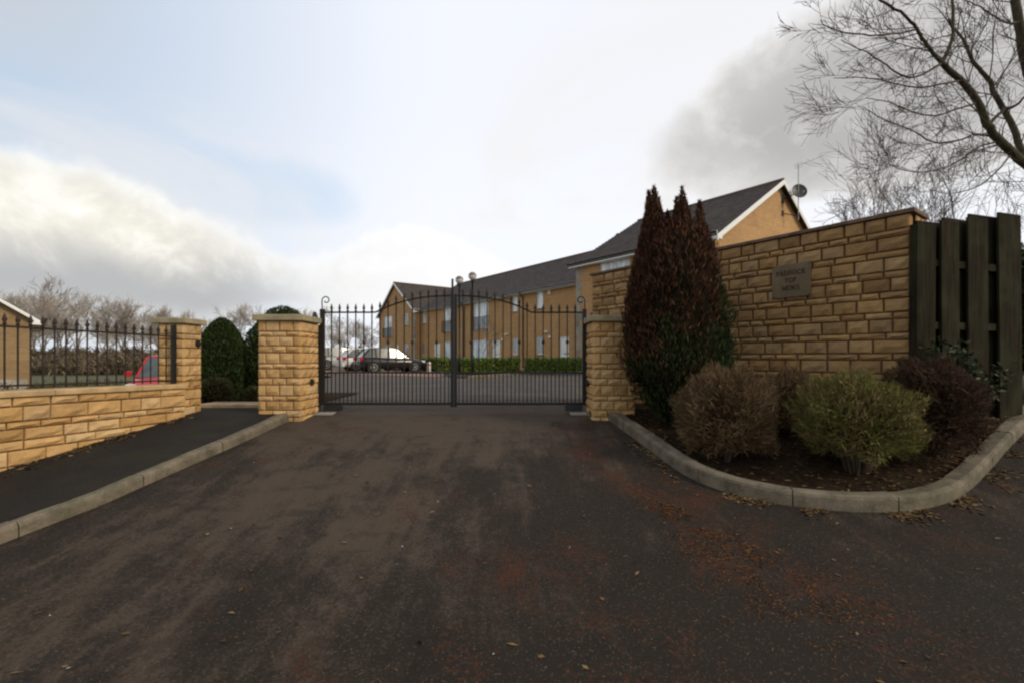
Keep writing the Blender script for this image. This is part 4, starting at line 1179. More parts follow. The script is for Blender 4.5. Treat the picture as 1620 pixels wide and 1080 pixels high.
for px, s_ in ((0, 1.8), (0, 2.5)):
    mb = MB(); mb.lathe([(.07, -.2), (.07, .8), (.13, .82), (.13, .92), (.05, .98)], 8, (6.8 + s_ * .5, gd / 2 - .4, HE + 2.9)); mb.build('flue', 'iron', wing)
# -- near wing, its gable lit
NO = Vector((3.32, 24.15, 0)); NL, ND, NR = 7.55, 10.8, 3.2
K3 = 4.87 * 740 / 0.223
def ns_(px):
    Y = K3 / (px - 245); q = Vector(((px - 810) / F * Y, Y, 0)) - NO; return q.dot(TX)
nop = [(ns_(951), ns_(997.5), 3.35, 4.62), (ns_(1040), ns_(1075), 3.35, 4.62), (.9, 1.75, ZH, 1.42), (3.4, 4.6, .25, 1.5)]
near, I3, TR3, TL3 = box_house('corner_house', 'nearest buff brick house with a bright gable rising over the stone wall', (NO.x, NO.y), TANG, NL, ND, ZH - .4, HE, NR, nop)
for o in (nop[0], nop[1], nop[3]): window(near, I3, *o, glass='glass_sky', mull=1, y=.07)
door(near, I3, *nop[2])
barge(near, ND, HE, NR, NL + .25, I3, side=1)
for i in range(14):
    z = ZH + i * .38; wq = .42 if i % 2 else .26; mb = MB(); mb.box(-.012, wq, -.012, .24, z, z + .36); mb.build('quoin', 'quoin', near)
# dish and aerial on the gable
GA = NO + TX * NL + TY * (ND / 2)                     # foot of the gable apex
def gpt(px, py, dist=0.0):
    """point seen at a pixel on the plane dist in front of the bright gable"""
    r = ray(px, py); nn = TX; p0 = GA + TX * dist; k = p0.dot(nn) / Vector((r.x, r.y, 0)).dot(nn); return r * k
mx_ = gpt(1263.5, 340, .55)
root = thing('satellite_dish', 'dark satellite dish bracketed off the bright gable', 'satellite dish', (mx_.x, mx_.y, gpt(1263.5, 304, .55).z))
d = Vector((-.12, -1, .30)).normalized(); q = d.to_track_quat('Z', 'Y').to_matrix().to_4x4()
mb = MB(); rr = .36; v, f = [], []
for i in range(6):
    for k in range(20):
        a = 2 * math.pi * k / 20; t = (i + .0) / 5; v.append(q @ Vector((rr * .92 * t * math.cos(a), rr * t * math.sin(a), .09 * t * t)))
for i in range(5):
    for k in range(20): f.append((i * 20 + k, i * 20 + (k + 1) % 20, i * 20 + 20 + (k + 1) % 20, i * 20 + 20 + k))
mb.add(v, f); n_ = len(v); mb.add([p - d * .012 for p in v], [t[::-1] for t in f]); mb.build('reflector', 'dish', root, True)
mb = MB(); mb.tube([q @ Vector((0, -.34, .05)), q @ Vector((0, -.30, .36))], .016, 6); mb.tube([q @ Vector((0, -.31, .33)), q @ Vector((0, -.26, .42))], .035, 8); mb.build('receiver_arm', 'alu', root)
wl = gpt(1238, 316, 0.0) - Vector((mx_.x, mx_.y, gpt(1263.5, 304, .55).z))
mb = MB(); mb.tube([wl, Vector((-.08, .06, -.05))], .025, 6); mb.box(wl.x - .1, wl.x + .02, wl.y - .1, wl.y + .1, wl.z - .2, wl.z + .2); mb.build('wall_bracket', 'iron', root)
root = thing('tv_aerial', 'thin television aerial on a mast behind the satellite dish', 'aerial', (mx_.x, mx_.y, gpt(1263.5, 345, .55).z))
zt_ = gpt(1263.5, 262, .55).z - gpt(1263.5, 345, .55).z
mb = MB(); mb.tube([(0, .02, -.1), (0, .02, zt_ + .06)], .02, 6); mb.build('mast', 'alu', root)
tip = gpt(1303, 246, .55); tp = Vector((tip.x - mx_.x, tip.y - mx_.y, tip.z - gpt(1263.5, 345, .55).z)); bs = Vector((0, .02, zt_))
mb = MB(); mb.tube([bs + (bs - tp) * .1, tp], .014, 5)
dd = (tp - bs).normalized(); pr = dd.cross(Vector((0, 0, 1))).normalized()
for i in range(14):
    c = bs + (tp - bs) * (i / 13.0); l = .11 if i > 1 else .2; mb.tube([c - pr * l, c + pr * l], .006, 4)
for k in (-.10, .10): mb.tube([bs + Vector((0, 0, k)) - pr * .18, bs + Vector((0, 0, k)) + pr * .18], .007, 4)
mb.build('yagi_boom', 'alu', root)
wl = gpt(1238, 338, 0.0) - Vector((mx_.x, mx_.y, gpt(1263.5, 345, .55).z))
mb = MB(); mb.tube([wl, Vector((0, 0.02, .1))], .02, 6); mb.box(wl.x - .08, wl.x + .02, wl.y - .08, wl.y + .08, wl.z - .12, wl.z + .12); mb.build('wall_bracket', 'iron', root)
# -- bungalow on the far left
bun, I4, TR4, TL4 = box_house('bungalow', 'low buff bungalow seen through the railings, its white verge sloping down', (-18.4, 17.9), R(136), 9.0, 9.0, -1.75, 1.62, 3.3, [(2, 3.2, -.2, .95)], left=[(2.6, 3.8, -.35, .9), (6.0, 7.6, -.35, .9)], brick='brick_pale')
window(bun, I4, 2, 3.2, -.2, .95)
for o in [(2.6, 3.8, -.35, .9), (6.0, 7.6, -.35, .9)]: window(bun, TL4, *o)
barge(bun, 9.0, 1.62, 3.3, -.25, I4, side=-1, bh=.15)
mb = MB(); mb.box(-.03, 8.9, -.03, -.002, -1.74, -.80); mb.v = [tuple(TL4 @ Vector(p)) for p in mb.v]; mb.build('plinth', 'quoin', bun)

# ------------------------------------------------------------------ hedged bed in front of the terrace
def yk(px, py): return G(px, py)
HK = [yk(735, 598.5), yk(752, 598), yk(770, 597), yk(790, 595.4), yk(812, 593.6), yk(850, 592.4), yk(900, 591.8)] + [Vector((4.6, 22.4, 0))]
HK = [Vector((-2.9, 21.0, 0)), Vector((-2.6, 19.4, 0))] + HK
kerb('kerb', 'pale kerb edging the hedge bed in the yard', smooth_line(HK, 1), 0.9, h=0.12)
mb = MB(); poly = [(p.x, p.y) for p in offset_line(smooth_line(HK, 1), .12)] + [(5.5, 23.5), (2.0, 26.0), (-3.0, 27.5)]
mb.add([(x, y, -0.72) for x, y in poly], [tuple(range(len(poly)))[::-1] if False else tuple(range(len(poly)))])
tag(mb.build('hedge_bed', 'soil'), 'dark soil bed under the clipped hedges', kind='structure')

# ------------------------------------------------------------------ foliage tools
def blades(C, Dv, ln, wd, mesh_name, m, curl=0.15):
    """diamond-shaped leaf or spray faces: centres C, directions Dv, lengths and widths"""
    n = len(C); Dv = Dv / np.maximum(1e-6, np.linalg.norm(Dv, axis=1, keepdims=True))
    rnd = rs.normal(size=(n, 3)); S = np.cross(Dv, rnd); S /= np.maximum(1e-6, np.linalg.norm(S, axis=1, keepdims=True))
    N = np.cross(Dv, S)
    ln = np.asarray(ln).reshape(-1, 1) * np.ones((n, 1)); wd = np.asarray(wd).reshape(-1, 1) * np.ones((n, 1))
    a = C - Dv * ln * .5; b = C + S * wd * .5 - Dv * ln * .05; c = C + Dv * ln * .5 + N * ln * curl; d = C - S * wd * .5 - Dv * ln * .05
    V = np.stack([a, b, c, d], 1).reshape(-1, 3); Fq = np.arange(4 * n).reshape(-1, 4)
    me = npmesh(mesh_name, V, Fq); me.materials.append(M[m]); return me
def fbm(P_, s=1.0):
    return np.array([noise.fractal(Vector(p) * s, 1.0, 2.0, 3) for p in P_])
def ellip_pts(n, rx, ry, rz, shell=0.55, lump=0.18, ls=2.2, flat=0.0):
    d = rs.normal(size=(n, 3)); d /= np.linalg.norm(d, axis=1, keepdims=True)
    d[:, 2] = np.where(d[:, 2] < -0.75, -d[:, 2], d[:, 2])
    r = shell + (1 - shell) * rs.rand(n) ** 0.45
    k = 1 + lump * fbm(d, ls)
    # squarer than an ellipsoid: clipped bush
    sq = (np.abs(d) ** 3.0).sum(1) ** (-1 / 3.0); sq = 1 + (sq - 1) * flat
    q = d * (r * k * sq)[:, None]
    return q * np.array([rx, ry, rz]), d * np.array([1 / rx, 1 / ry, 1 / rz])
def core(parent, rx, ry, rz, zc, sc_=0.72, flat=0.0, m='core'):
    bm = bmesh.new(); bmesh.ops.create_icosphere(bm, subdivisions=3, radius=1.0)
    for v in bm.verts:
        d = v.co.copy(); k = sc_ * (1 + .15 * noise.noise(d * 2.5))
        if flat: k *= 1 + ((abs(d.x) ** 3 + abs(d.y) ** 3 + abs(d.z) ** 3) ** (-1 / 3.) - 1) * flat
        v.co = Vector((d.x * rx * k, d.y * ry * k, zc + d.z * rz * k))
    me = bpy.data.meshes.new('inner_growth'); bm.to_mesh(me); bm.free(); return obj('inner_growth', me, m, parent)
def twiggy_shrub(name, label, loc, rx, ry, rz, zc, n, m, group=None, ln=(.05, .12), wd=.006, flat=.55, leaf=None, stems=14, cat='shrub', up=.5, cs=.68, lump=.26):
    """clipped deciduous shrub: stems from the ground, a dense coat of fine twigs, an uneven outline"""
    root = thing(name, label, cat, loc, random.uniform(0, 6), group)
    q, d = ellip_pts(n, rx, ry, rz, .55, lump, 2.0, flat); q[:, 2] += zc
    keep = q[:, 2] > 0.02; q, d = q[keep], d[keep]
    dv = d / np.linalg.norm(d, axis=1, keepdims=True) + rs.normal(size=q.shape) * .55 + np.array([0, 0, up])
    me = blades(q, dv, rs.uniform(ln[0], ln[1], len(q)), wd * rs.uniform(.7, 1.6, len(q)), 'twigs', m); o = obj('twigs', me, None, root); o['kind'] = 'stuff'
    if leaf:
        n2, lm, ll, lw = leaf
        q, d = ellip_pts(n2, rx, ry, rz, .62, lump, 2.0, flat); q[:, 2] += zc
        keep = (q[:, 2] > 0.04) & (fbm(q, 4.0) > 0.0); q, d = q[keep], d[keep]
        me = blades(q, rs.normal(size=q.shape) + np.array([0, 0, .4]), rs.uniform(ll * .6, ll * 1.3, len(q)), lw, 'leaves', lm); o = obj('leaves', me, None, root); o['kind'] = 'stuff'
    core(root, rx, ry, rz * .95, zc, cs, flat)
    mb = MB()
    for i in range(stems):
        a = random.uniform(0, 6.28); r0 = random.uniform(0, .12); r1 = random.uniform(.35, .8)
        mb.tube([(r0 * math.cos(a), r0 * math.sin(a), -.05), (lerp(r0, r1 * rx, .45) * math.cos(a + .2), lerp(r0, r1 * ry, .45) * math.sin(a + .2), zc * .5), (r1 * rx * math.cos(a), r1 * ry * math.sin(a), zc)], [.013, .010, .005], 5)
    mb.build('stems', 'twig', root)
    return root
def px_shrub(px, base_y, top_y, half_px, Y, **k):
    """loc, radii for a shrub that stands at depth Y"""
    X = (px - 810) / F * Y; zb = bz(X, Y); H = (HY - top_y) / F * Y - zb; r = half_px / F * Y
    return (X, Y, zb), r * .97, H * .91

# -- shrubs of the planting bed
loc, r, H = px_shrub(1147, 715, 576, 74, 4.95)
twiggy_shrub('deciduous_shrub', 'round clipped brown leafless shrub beside the tall browning conifer', loc, r, r * .95, H * .54, H * .50, 22000, 'twig_brown', 'clipped leafless shrubs in the bed', wd=.0045, ln=(.05, .14))
loc, r, H = px_shrub(1356, 735, 584, 94, 4.45)
twiggy_shrub('green_shrub', 'wide bushy shrub with yellowish green leaves at the front of the bed', loc, r, r * .8, H * .50, H * .54, 15000, 'shrub_green', None, leaf=(4200, 'shrub_green', .030, .018), flat=.4, stems=40, ln=(.05, .14), wd=.005, cs=.6, up=.8, lump=.3)
loc, r, H = px_shrub(1472, 690, 563, 84, 4.66)
twiggy_shrub('deciduous_shrub', 'dark reddish brown leafless shrub in front of the timber fence', loc, r, r * .55, H * .54, H * .50, 15000, 'twig_red', 'clipped leafless shrubs in the bed', flat=.75)
loc, r, H = px_shrub(1245, 650, 580, 42, 5.45)
twiggy_shrub('deciduous_shrub', 'small brown leafless shrub against the stone wall between two bigger shrubs', loc, r * 1.3, r, H * .54, H * .50, 8000, 'twig_brown', 'clipped leafless shrubs in the bed')
# dark laurel sprays in front of the fence
lx = (1528 - 810) / F * 4.86
root = thing('laurel', 'dark evergreen laurel sprays in front of the timber fence', 'shrub', (lx, 4.86, bz(lx, 4.86)))
mb = MB(); C, Dv = [], []
for i in range(20):
    a = random.uniform(-1, 1) * .42; zt_ = random.uniform(.72, 1.08) - abs(a) * .18; b = random.uniform(-.12, .03)
    pth = [(a * .25, 0, -.03), (a * .6, b * .5, zt_ * .55), (a, b, zt_)]; mb.tube(pth, [.009, .007, .003], 5)
    for j in range(46):
        t = random.uniform(.52, 1.02); p = Vector(pth[1]).lerp(Vector(pth[2]), max(0, (t - .5) * 2)); C.append(p + Vector((random.gauss(0, .045), random.gauss(0, .03), random.gauss(0, .035)))); Dv.append((random.gauss(0, 1), random.gauss(-.4, .6), random.gauss(-.15, .6)))
me = blades(np.array([tuple(c) for c in C]), np.array(Dv), rs.uniform(.05, .085, len(C)), .028, 'leaves', 'laurel'); o = obj('leaves', me, None, root); o['kind'] = 'stuff'
mb.build('stems', 'bark_green', root)

# -- the tall browning conifer
def spire_conifer(name, label, loc, spires, m, n, ln, wd, cat='conifer', group=None, up=1.4, lumps=.22, coremat='core', cscale=.8, out=.55):
    """upright conifer: several spires, each (x, y, z0, z1, [(t, r)...]); sprays sweep upward and outward"""
    root = thing(name, label, cat, loc, 0.0, group)
    areas = [s[3] * max(r for _, r in s[4]) for s in spires]; tot = sum(areas); Cs, Ds = [], []
    cm = MB()
    for s, a in zip(spires, areas):
        k = int(n * a / tot); cx, cy, z0, z1, prof = s
        ts = [p for p, _ in prof]; rr = [p for _, p in prof]
        t = rs.rand(k * 2); w_ = np.interp(t, ts, rr) + .02; keep = rs.rand(k * 2) < w_ / w_.max(); t = t[keep][:k]; kk = len(t)
        th = rs.rand(kk) * 2 * np.pi; q = np.stack([np.cos(th), np.sin(th), t * (z1 - z0) * 1.4], 1)
        rad = np.interp(t, ts, rr) * (1 + lumps * fbm(q * np.array([1, 1, 1.3]), 1.6) + .5 * lumps * fbm(q, 4.5)) * (1 - .28 * rs.rand(kk) ** 2)
        C = np.stack([cx + rad * np.cos(th), cy + rad * np.sin(th), z0 + t * (z1 - z0)], 1)
        Dv = np.stack([np.cos(th) * out, np.sin(th) * out, np.full(kk, up)], 1) + rs.normal(size=(kk, 3)) * .38
        Cs.append(C); Ds.append(Dv)
        cm.lathe([(max(.004, np.interp(i / 12, ts, rr) * cscale), z0 + (z1 - z0) * (i / 12) * .96) for i in range(13)], 12, (cx, cy, 0))
    C = np.concatenate(Cs); Dv = np.concatenate(Ds)
    me = blades(C, Dv, rs.uniform(ln * .6, ln * 1.35, len(C)), wd * rs.uniform(.7, 1.3, len(C)), 'foliage', m); o = obj('foliage', me, None, root); o['kind'] = 'stuff'
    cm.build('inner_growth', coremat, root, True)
    mb = MB(); mb.tube([(0, 0, -.1), (0.01, 0, .25), (0, 0, .8)], [.07, .055, .04], 8); mb.build('trunk', 'bark', root)
    return root
tX, tY = (1071 - 810) / F * 6.05, 6.05; tb = bz(tX, tY); H_ = (HY - 292) / F * 6.05 - tb; pxm = 6.05 / F
big = [(0, .14), (.067, .30), (.16, .56), (.28, .67), (.435, .66), (.59, .60), (.74, .55), (.87, .45), (.95, .30), (1, .12)]
def rel(x): return (x - 1071) * pxm
spires = [
    (0, 0, .02, H_ * .86, [(t, r * .96) for t, r in big]),
    (rel(1037), .05, H_ * .25, H_ * 1.00, [(0, .22), (.3, .32), (.55, .28), (.75, .17), (.88, .085), (1, .01)]),
    (rel(1077), -.05, H_ * .25, H_ * .985, [(0, .24), (.4, .28), (.7, .16), (.86, .075), (1, .01)]),
    (rel(1060), .1, H_ * .3, H_ * .90, [(0, .25), (.5, .22), (.8, .10), (1, .01)]),
    (rel(1108), .02, H_ * .22, H_ * .935, [(0, .27), (.35, .31), (.65, .21), (.85, .085), (1, .01)]),
    (rel(1027), .02, H_ * .5, H_ * .975, [(0, .12), (.5, .12), (.85, .05), (1, .01)]),
    (rel(1045), .08, H_ * .5, H_ * .955, [(0, .12), (.5, .12), (.85, .05), (1, .01)]),
    (rel(1086), .0, H_ * .5, H_ * .93, [(0, .12), (.5, .12), (.85, .05), (1, .01)]),
    (rel(1068), -.06, H_ * .5, H_ * .94, [(0, .12), (.5, .11), (.85, .05), (1, .01)]),
    (rel(1118), .04, H_ * .4, H_ * .84, [(0, .14), (.5, .13), (.85, .06), (1, .01)]),
    (rel(1132), .05, H_ * .15, H_ * .62, [(0, .12), (.4, .20), (.75, .13), (1, .02)]),
    (rel(1012), .05, H_ * .18, H_ * .70, [(0, .12), (.4, .20), (.8, .14), (1, .02)]),
]
spire_conifer('tall_conifer', 'tall many-spired conifer turned rusty brown above and green below', (tX, tY, tb), spires, 'thuja', 60000, .075, .015, lumps=.30)
# -- dark conifers beside the footpath
def dome(rx, H): return [(0, rx * .62), (.12, rx * .85), (.32, rx), (.52, rx * .96), (.70, rx * .82), (.86, rx * .56), (.95, rx * .34), (1, .05)]
for lab, px, Y, top_y, hp in (('domed dark green conifer between the slim pillar and the gate pier', 351, 8.6, 503, 38), ('dark green conifer whose rounded top shows over the left gate pier', 448, 9.2, 484, 60)):
    X = (px - 810) / F * Y; zb = g(max(X, -5.2), Y); H = (HY - top_y) / F * Y - zb
    spire_conifer('dark_conifer', lab, (X, Y, zb), [(0, 0, 0.02, H, dome(hp / F * Y, H))], 'yew', 22000, .055, .017, group='dark conifers beside the footpath', lumps=.10, up=1.0, cscale=.86)
for lab, px, Y, top_y, hp in (('low olive shrub at the foot of the domed conifer', 336, 7.75, 599, 30), ('low olive shrub behind the left gate pier', 404, 8.1, 612, 14)):
    X = (px - 810) / F * Y; zb = g(max(X, -5.2), Y); H = (HY - top_y) / F * Y - zb
    twiggy_shrub('low_shrub', lab, (X, Y, zb), hp / F * Y, .3, H * .52, H * .5, 3500, 'olive', 'low olive shrubs by the footpath', ln=(.04, .07), wd=.014, flat=.3)
# soil strip by the footpath
mb = MB(); pts = [(-4.95, 6.9), (-3.4, 7.45), (-3.4, 10.5), (-6.5, 10.5), (-6.3, 7.2)]
mb.add([(x, y, g(max(x, -5.2), y) + .03) for x, y in pts], [tuple(range(5))]); tag(mb.build('border_soil', 'soil'), 'dark border soil under the footpath conifers', kind='structure')

# -- clipped hedges of the yard
def hedge(label, a, b, wd, h, n, group):
    a, b = Vector(a), Vector(b); d = b - a; L = d.length; ang = math.atan2(d.y, d.x)
    root = thing('hedge', label, 'hedge', (a.x, a.y, -.73), ang, group)
    u, v_, w_ = rs.rand(n), rs.rand(n), rs.rand(n)
    C = np.stack([u * L, (v_ - .5) * wd, w_ * h], 1)
    side = rs.randint(0, 3, n); C[side == 0, 1] = -wd / 2; C[side == 1, 2] = h; C[side == 2, 1] = wd / 2
    C += rs.normal(size=C.shape) * .035 + fbm(C, 1.6)[:, None] * .06
    me = blades(C, rs.normal(size=C.shape) + np.array([0, 0, .5]), rs.uniform(.07, .13, n), .055, 'leaves', 'hedge'); o = obj('leaves', me, None, root); o['kind'] = 'stuff'
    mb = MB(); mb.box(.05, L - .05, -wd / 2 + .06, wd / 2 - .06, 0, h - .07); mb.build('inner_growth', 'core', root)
hedge('clipped green hedge below the terrace, nearer the lamp posts', (-3.25, 22.0, 0), (0.28, 23.0, 0), .8, .66, 9000, 'clipped hedges in the yard')
hedge('clipped green hedge below the terrace, nearer the corner house', (0.66, 23.0, 0), (3.4, 23.1, 0), .8, .67, 8000, 'clipped hedges in the yard')
hedge('short clipped hedge at the side of the black parked car', (-5.6, 28.5, 0), (-3.9, 27.0, 0), .7, .70, 3500, 'clipped hedges in the yard')

# ------------------------------------------------------------------ bare trees
def grow(rg, mb, p, d, L, r, lev, maxlev, tw, droop=0.0, n_side=None, spread=.75):
    seg = 4 if lev < 2 else 3; pts = [p]; rad = [r]; q = p.copy(); dd = d.normalized()
    for i in range(seg):
        dd = (dd + Vector((rg.gauss(0, .13), rg.gauss(0, .13), rg.gauss(0.03, .10) - droop * .1))).normalized()
        q = q + dd * (L / seg); pts.append(q.copy()); rad.append(max(tw, r * (1 - .62 * (i + 1) / seg)))
    mb[0 if lev < 2 else 1].tube(pts, rad, 6 if lev == 0 else (5 if lev == 1 else 3), cap=False)
    if lev >= maxlev: return
    k = {0: 7, 1: 6, 2: 5, 3: 4}.get(lev, 3)
    if n_side: k = n_side[lev]
    for i in range(k):
        t = rg.uniform(.30 if lev else .35, 1.0); j = min(seg - 1, int(t * seg)); b = pts[j].lerp(pts[j + 1], t * seg - j)
        ax = (pts[j + 1] - pts[j]).normalized(); o = ax.orthogonal().normalized(); o.rotate(Matrix.Rotation(rg.uniform(0, 6.28), 3, ax))
        nd = ax * rg.uniform(.55, .95) + o * rg.uniform(.5, 1.0) * spread + Vector((0, 0, .12 - droop * .3))
        grow(rg, mb, b, nd, L * rg.uniform(.45, .70), max(tw, rad[j] * rg.uniform(.45, .62)), lev + 1, maxlev, tw, droop, n_side, spread)
def tree_meshes(seed, H, r, maxlev, tw, spread=.75):
    rg = random.Random(seed); mb = (MB(), MB())
    grow(rg, mb, Vector((0, 0, -.3)), Vector((rg.gauss(0, .05), rg.gauss(0, .05), 1)), H * .62, r, 0, maxlev, tw, 0, None, spread)
    return mb[0].mesh('trunk', True), mb[1].mesh('crown')
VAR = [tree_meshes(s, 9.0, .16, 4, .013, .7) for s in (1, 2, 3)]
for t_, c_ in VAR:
    t_.materials.append(M['twig_hazed']); c_.materials.append(M['twig_hazed'])
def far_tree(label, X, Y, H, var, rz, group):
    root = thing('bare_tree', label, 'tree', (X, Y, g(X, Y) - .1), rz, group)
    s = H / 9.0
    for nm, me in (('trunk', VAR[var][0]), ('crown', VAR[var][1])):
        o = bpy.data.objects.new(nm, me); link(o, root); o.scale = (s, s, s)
rg = random.Random(5)
far = []
for i in range(15): far.append((lerp(-10, 262, i / 14.0) + rg.uniform(-8, 8), rg.uniform(60, 80), lerp(448, 492, i / 14.0) + rg.uniform(-16, 14)))
for i in range(12): far.append((lerp(275, 600, i / 11.0) + rg.uniform(-10, 10), rg.uniform(80, 115), rg.uniform(478, 512)))
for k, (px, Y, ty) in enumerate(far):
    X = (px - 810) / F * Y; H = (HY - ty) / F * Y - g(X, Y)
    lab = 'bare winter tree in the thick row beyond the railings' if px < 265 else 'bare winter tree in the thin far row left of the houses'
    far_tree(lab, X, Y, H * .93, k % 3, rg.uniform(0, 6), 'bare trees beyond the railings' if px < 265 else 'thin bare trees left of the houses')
# the tree behind the sign wall
nt_, nc_ = tree_meshes(21, 9.0, .11, 4, .0055, .62); nt_.materials.append(M['twig']); nc_.materials.append(M['twig'])
X = (1392 - 810) / F * 24; zb = g(X, 24); H = (HY - 268) / F * 24 - zb
root = thing('bare_tree', 'bare winter tree rising behind the stone wall near the dish', 'tree', (X, 24, zb), 1.0)
for nm, me in (('trunk', nt_), ('crown', nc_)):
    o = bpy.data.objects.new(nm, me); link(o, root); o.scale = (H / 8.6,) * 3
# young tree in front of the terrace
rg = random.Random(8); mbs = (MB(), MB()); grow(rg, mbs, Vector((0, 0, 0)), Vector((0, 0, 1)), 1.9, .035, 0, 2, .007, 0, [8, 4], .6)
root = thing('sapling', 'bare young tree standing in the hedge before the terrace', 'tree', (-1.62, 24.2, -.75))
mbs[0].build('trunk', 'alu', root); mbs[1].build('crown', 'twig', root)

# -- the large bare tree leaning in from the right
def big_tree():
    rg = random.Random(4); Y0 = 8.3
    root = thing('large_bare_tree', 'large bare tree spreading over the timber fence', 'tree', (10.1, 8.6, g(8.5, 8.6)))
    off = Vector((10.1, 8.6, g(8.5, 8.6)))
    mb = (MB(), MB())
    def Q(px, py, Y): return P(px, py, Y) - off
    def limb(pts, r0, r1, m_=0, n=8):
        pts = [Vector(p) for p in pts]
        # round the corners, then add a little crookedness
        for _ in range(2):
            q = [pts[0]]
            for a, b in zip(pts, pts[1:]): q += [a.lerp(b, .25), a.lerp(b, .75)]
            q.append(pts[-1]); pts = q
        pts = [p + Vector((rg.gauss(0, .003), rg.gauss(0, .006), rg.gauss(0, .003))) for p in pts]
        rad = [lerp(r0, r1, i / (len(pts) - 1)) for i in range(len(pts))]
        mb[m_].tube(pts, rad, n, cap=False); return pts, rad
    trunk, _ = limb([(0, 0, -.2), (-.05, 0, 1.0), (-.18, -.05, 2.2), Q(1640, 275, 8.4), ], 0.1800, 0.1020)
    A, ra = limb([Q(1640, 275, 8.4), Q(1596, 237, 8.3), Q(1566, 207, 8.2), Q(1556, 180, 8.15), Q(1541, 151, 8.1), Q(1515, 122, 8.0), Q(1489, 100, 7.9)], 0.0744, 0.0408)
    B, rb = limb([Q(1489, 100, 7.9), Q(1502, 78, 7.9), Q(1508, 55, 7.95), Q(1507, 25, 8.0), Q(1506, -30, 8.05), Q(1500, -160, 8.2)], 0.0348, 0.0156)
    Cc, rc = limb([Q(1489, 100, 7.9), Q(1468, 75, 7.8), Q(1454, 52, 7.75), Q(1447, 38, 7.7), Q(1420, 16, 7.6), Q(1390, 0, 7.5), Q(1345, -35, 7.4), Q(1310, -90, 7.3)], 0.0312, 0.0108)
    D_, rd = limb([Q(1640, 290, 8.6), Q(1613, 235, 8.7), Q(1605, 205, 8.75), Q(1588, 173, 8.8), Q(1573, 150, 8.8), Q(1569, 132, 8.8), Q(1550, 110, 8.8), Q(1538, 96, 8.8), Q(1531, 78, 8.8), Q(1522, 60, 8.9), Q(1500, 30, 9.0)], 0.0600, 0.0156)
    E_, re = limb([(-.02, .2, 2.0), Q(1640, 160, 9.0), Q(1618, 80, 8.9), Q(1611, 30, 8.8), Q(1600, -40, 8.8), Q(1570, -220, 8.8)], 0.0960, 0.0540)
    H_l, rh = limb([Q(1453, 45, 7.75), Q(1425, 53, 7.6), Q(1390, 57, 7.45), Q(1350, 54, 7.3), Q(1313, 46, 7.2), Q(1297, 33, 7.1)], 0.0190, 0.0052, 1, 5)
    J_, rj = limb([Q(1489, 101, 7.9), Q(1465, 116, 7.7), Q(1440, 125, 7.55), Q(1415, 115, 7.4), Q(1395, 97, 7.3), Q(1365, 80, 7.2), Q(1330, 63, 7.1)], 0.0224, 0.0052, 1, 5)
    K_, rk = limb([Q(1518, 128, 8.0), Q(1490, 133, 7.7), Q(1455, 140, 7.5), Q(1420, 134, 7.4), Q(1375, 122, 7.2), Q(1318, 124, 7.1)], 0.0190, 0.0048, 1, 5)
    L_, rl = limb([Q(1541, 165, 8.1), Q(1515, 172, 7.8), Q(1480, 185, 7.6), Q(1450, 180, 7.4), Q(1410, 163, 7.2), Q(1370, 155, 7.1)], 0.0190, 0.0048, 1, 5)
    M_, rm = limb([Q(1562, 215, 8.2), Q(1540, 212, 8.0), Q(1520, 222, 7.8), Q(1483, 230, 7.6), Q(1440, 205, 7.4), Q(1400, 190, 7.2), Q(1365, 170, 7.1)], 0.0208, 0.0048, 1, 5)
    N_, rn = limb([Q(1575, 225, 8.2), Q(1545, 232, 8.0), Q(1510, 262, 7.8), Q(1460, 275, 7.6), Q(1420, 268, 7.5), Q(1405, 258, 7.4)], 0.0173, 0.0048, 1, 5)
    O_, ro = limb([Q(1600, 245, 8.3), Q(1570, 280, 8.0), Q(1540, 300, 7.9), Q(1500, 308, 7.8), Q(1470, 300, 7.7)], 0.0156, 0.0048, 1, 5)
    R_, rr_ = limb([Q(1612, 35, 8.8), Q(1590, 38, 8.5), Q(1565, 20, 8.3), Q(1540, 5, 8.2), Q(1510, -5, 8.1)], 0.0224, 0.0052, 1, 5)
    S_, rs_ = limb([Q(1588, 173, 8.8), Q(1604, 170, 8.6), Q(1625, 150, 8.5)], 0.0360, 0.0144, 1, 5)
    U_, ru = limb([Q(1560, 205, 8.2), Q(1572, 188, 8.2), Q(1590, 172, 8.3)], 0.0336, 0.0240, 1, 5)
    def twigs(pts, rad, n, L, lev, t0=.1, droop=.25):
        for i in range(n):
            t = rg.uniform(t0, 1.0) * (len(pts) - 1.001); j = int(t); b = pts[j].lerp(pts[j + 1], t - j); ax = (pts[j + 1] - pts[j]).normalized()
            o = ax.orthogonal().normalized(); o.rotate(Matrix.Rotation(rg.uniform(0, 6.28), 3, ax))
            nd = ax * rg.uniform(.3, .9) + o * rg.uniform(.5, 1.0) + Vector((-.16, -.05, .0))
            r = max(.0035, min(.012, rad[j] * .45))
            grow(rg, (mb[1], mb[1]), b, nd, L * rg.uniform(.5, 1.25), r, 2, 2 + lev, .0030, droop * .45, {2: 6, 3: 4, 4: 3}, .8)
    for pts, rad, n, L in ((A, ra, 26, 1.2), (B, rb, 18, .9), (Cc, rc, 18, .9), (D_, rd, 34, 1.2), (E_, re, 24, 1.3), (H_l, rh, 12, .6), (J_, rj, 14, .7), (K_, rk, 15, .75), (L_, rl, 15, .8), (M_, rm, 18, .8), (N_, rn, 20, .8), (O_, ro, 24, .9), (R_, rr_, 12, .7), (S_, rs_, 6, .7), (trunk, [.05] * 99, 16, 1.4)):
        n = int(n * .46); L *= .9
        twigs(pts, rad, n, L, 2)
    mb[0].build('trunk', 'bark_green', root, True); mb[1].build('crown', 'twig', root)
big_tree()
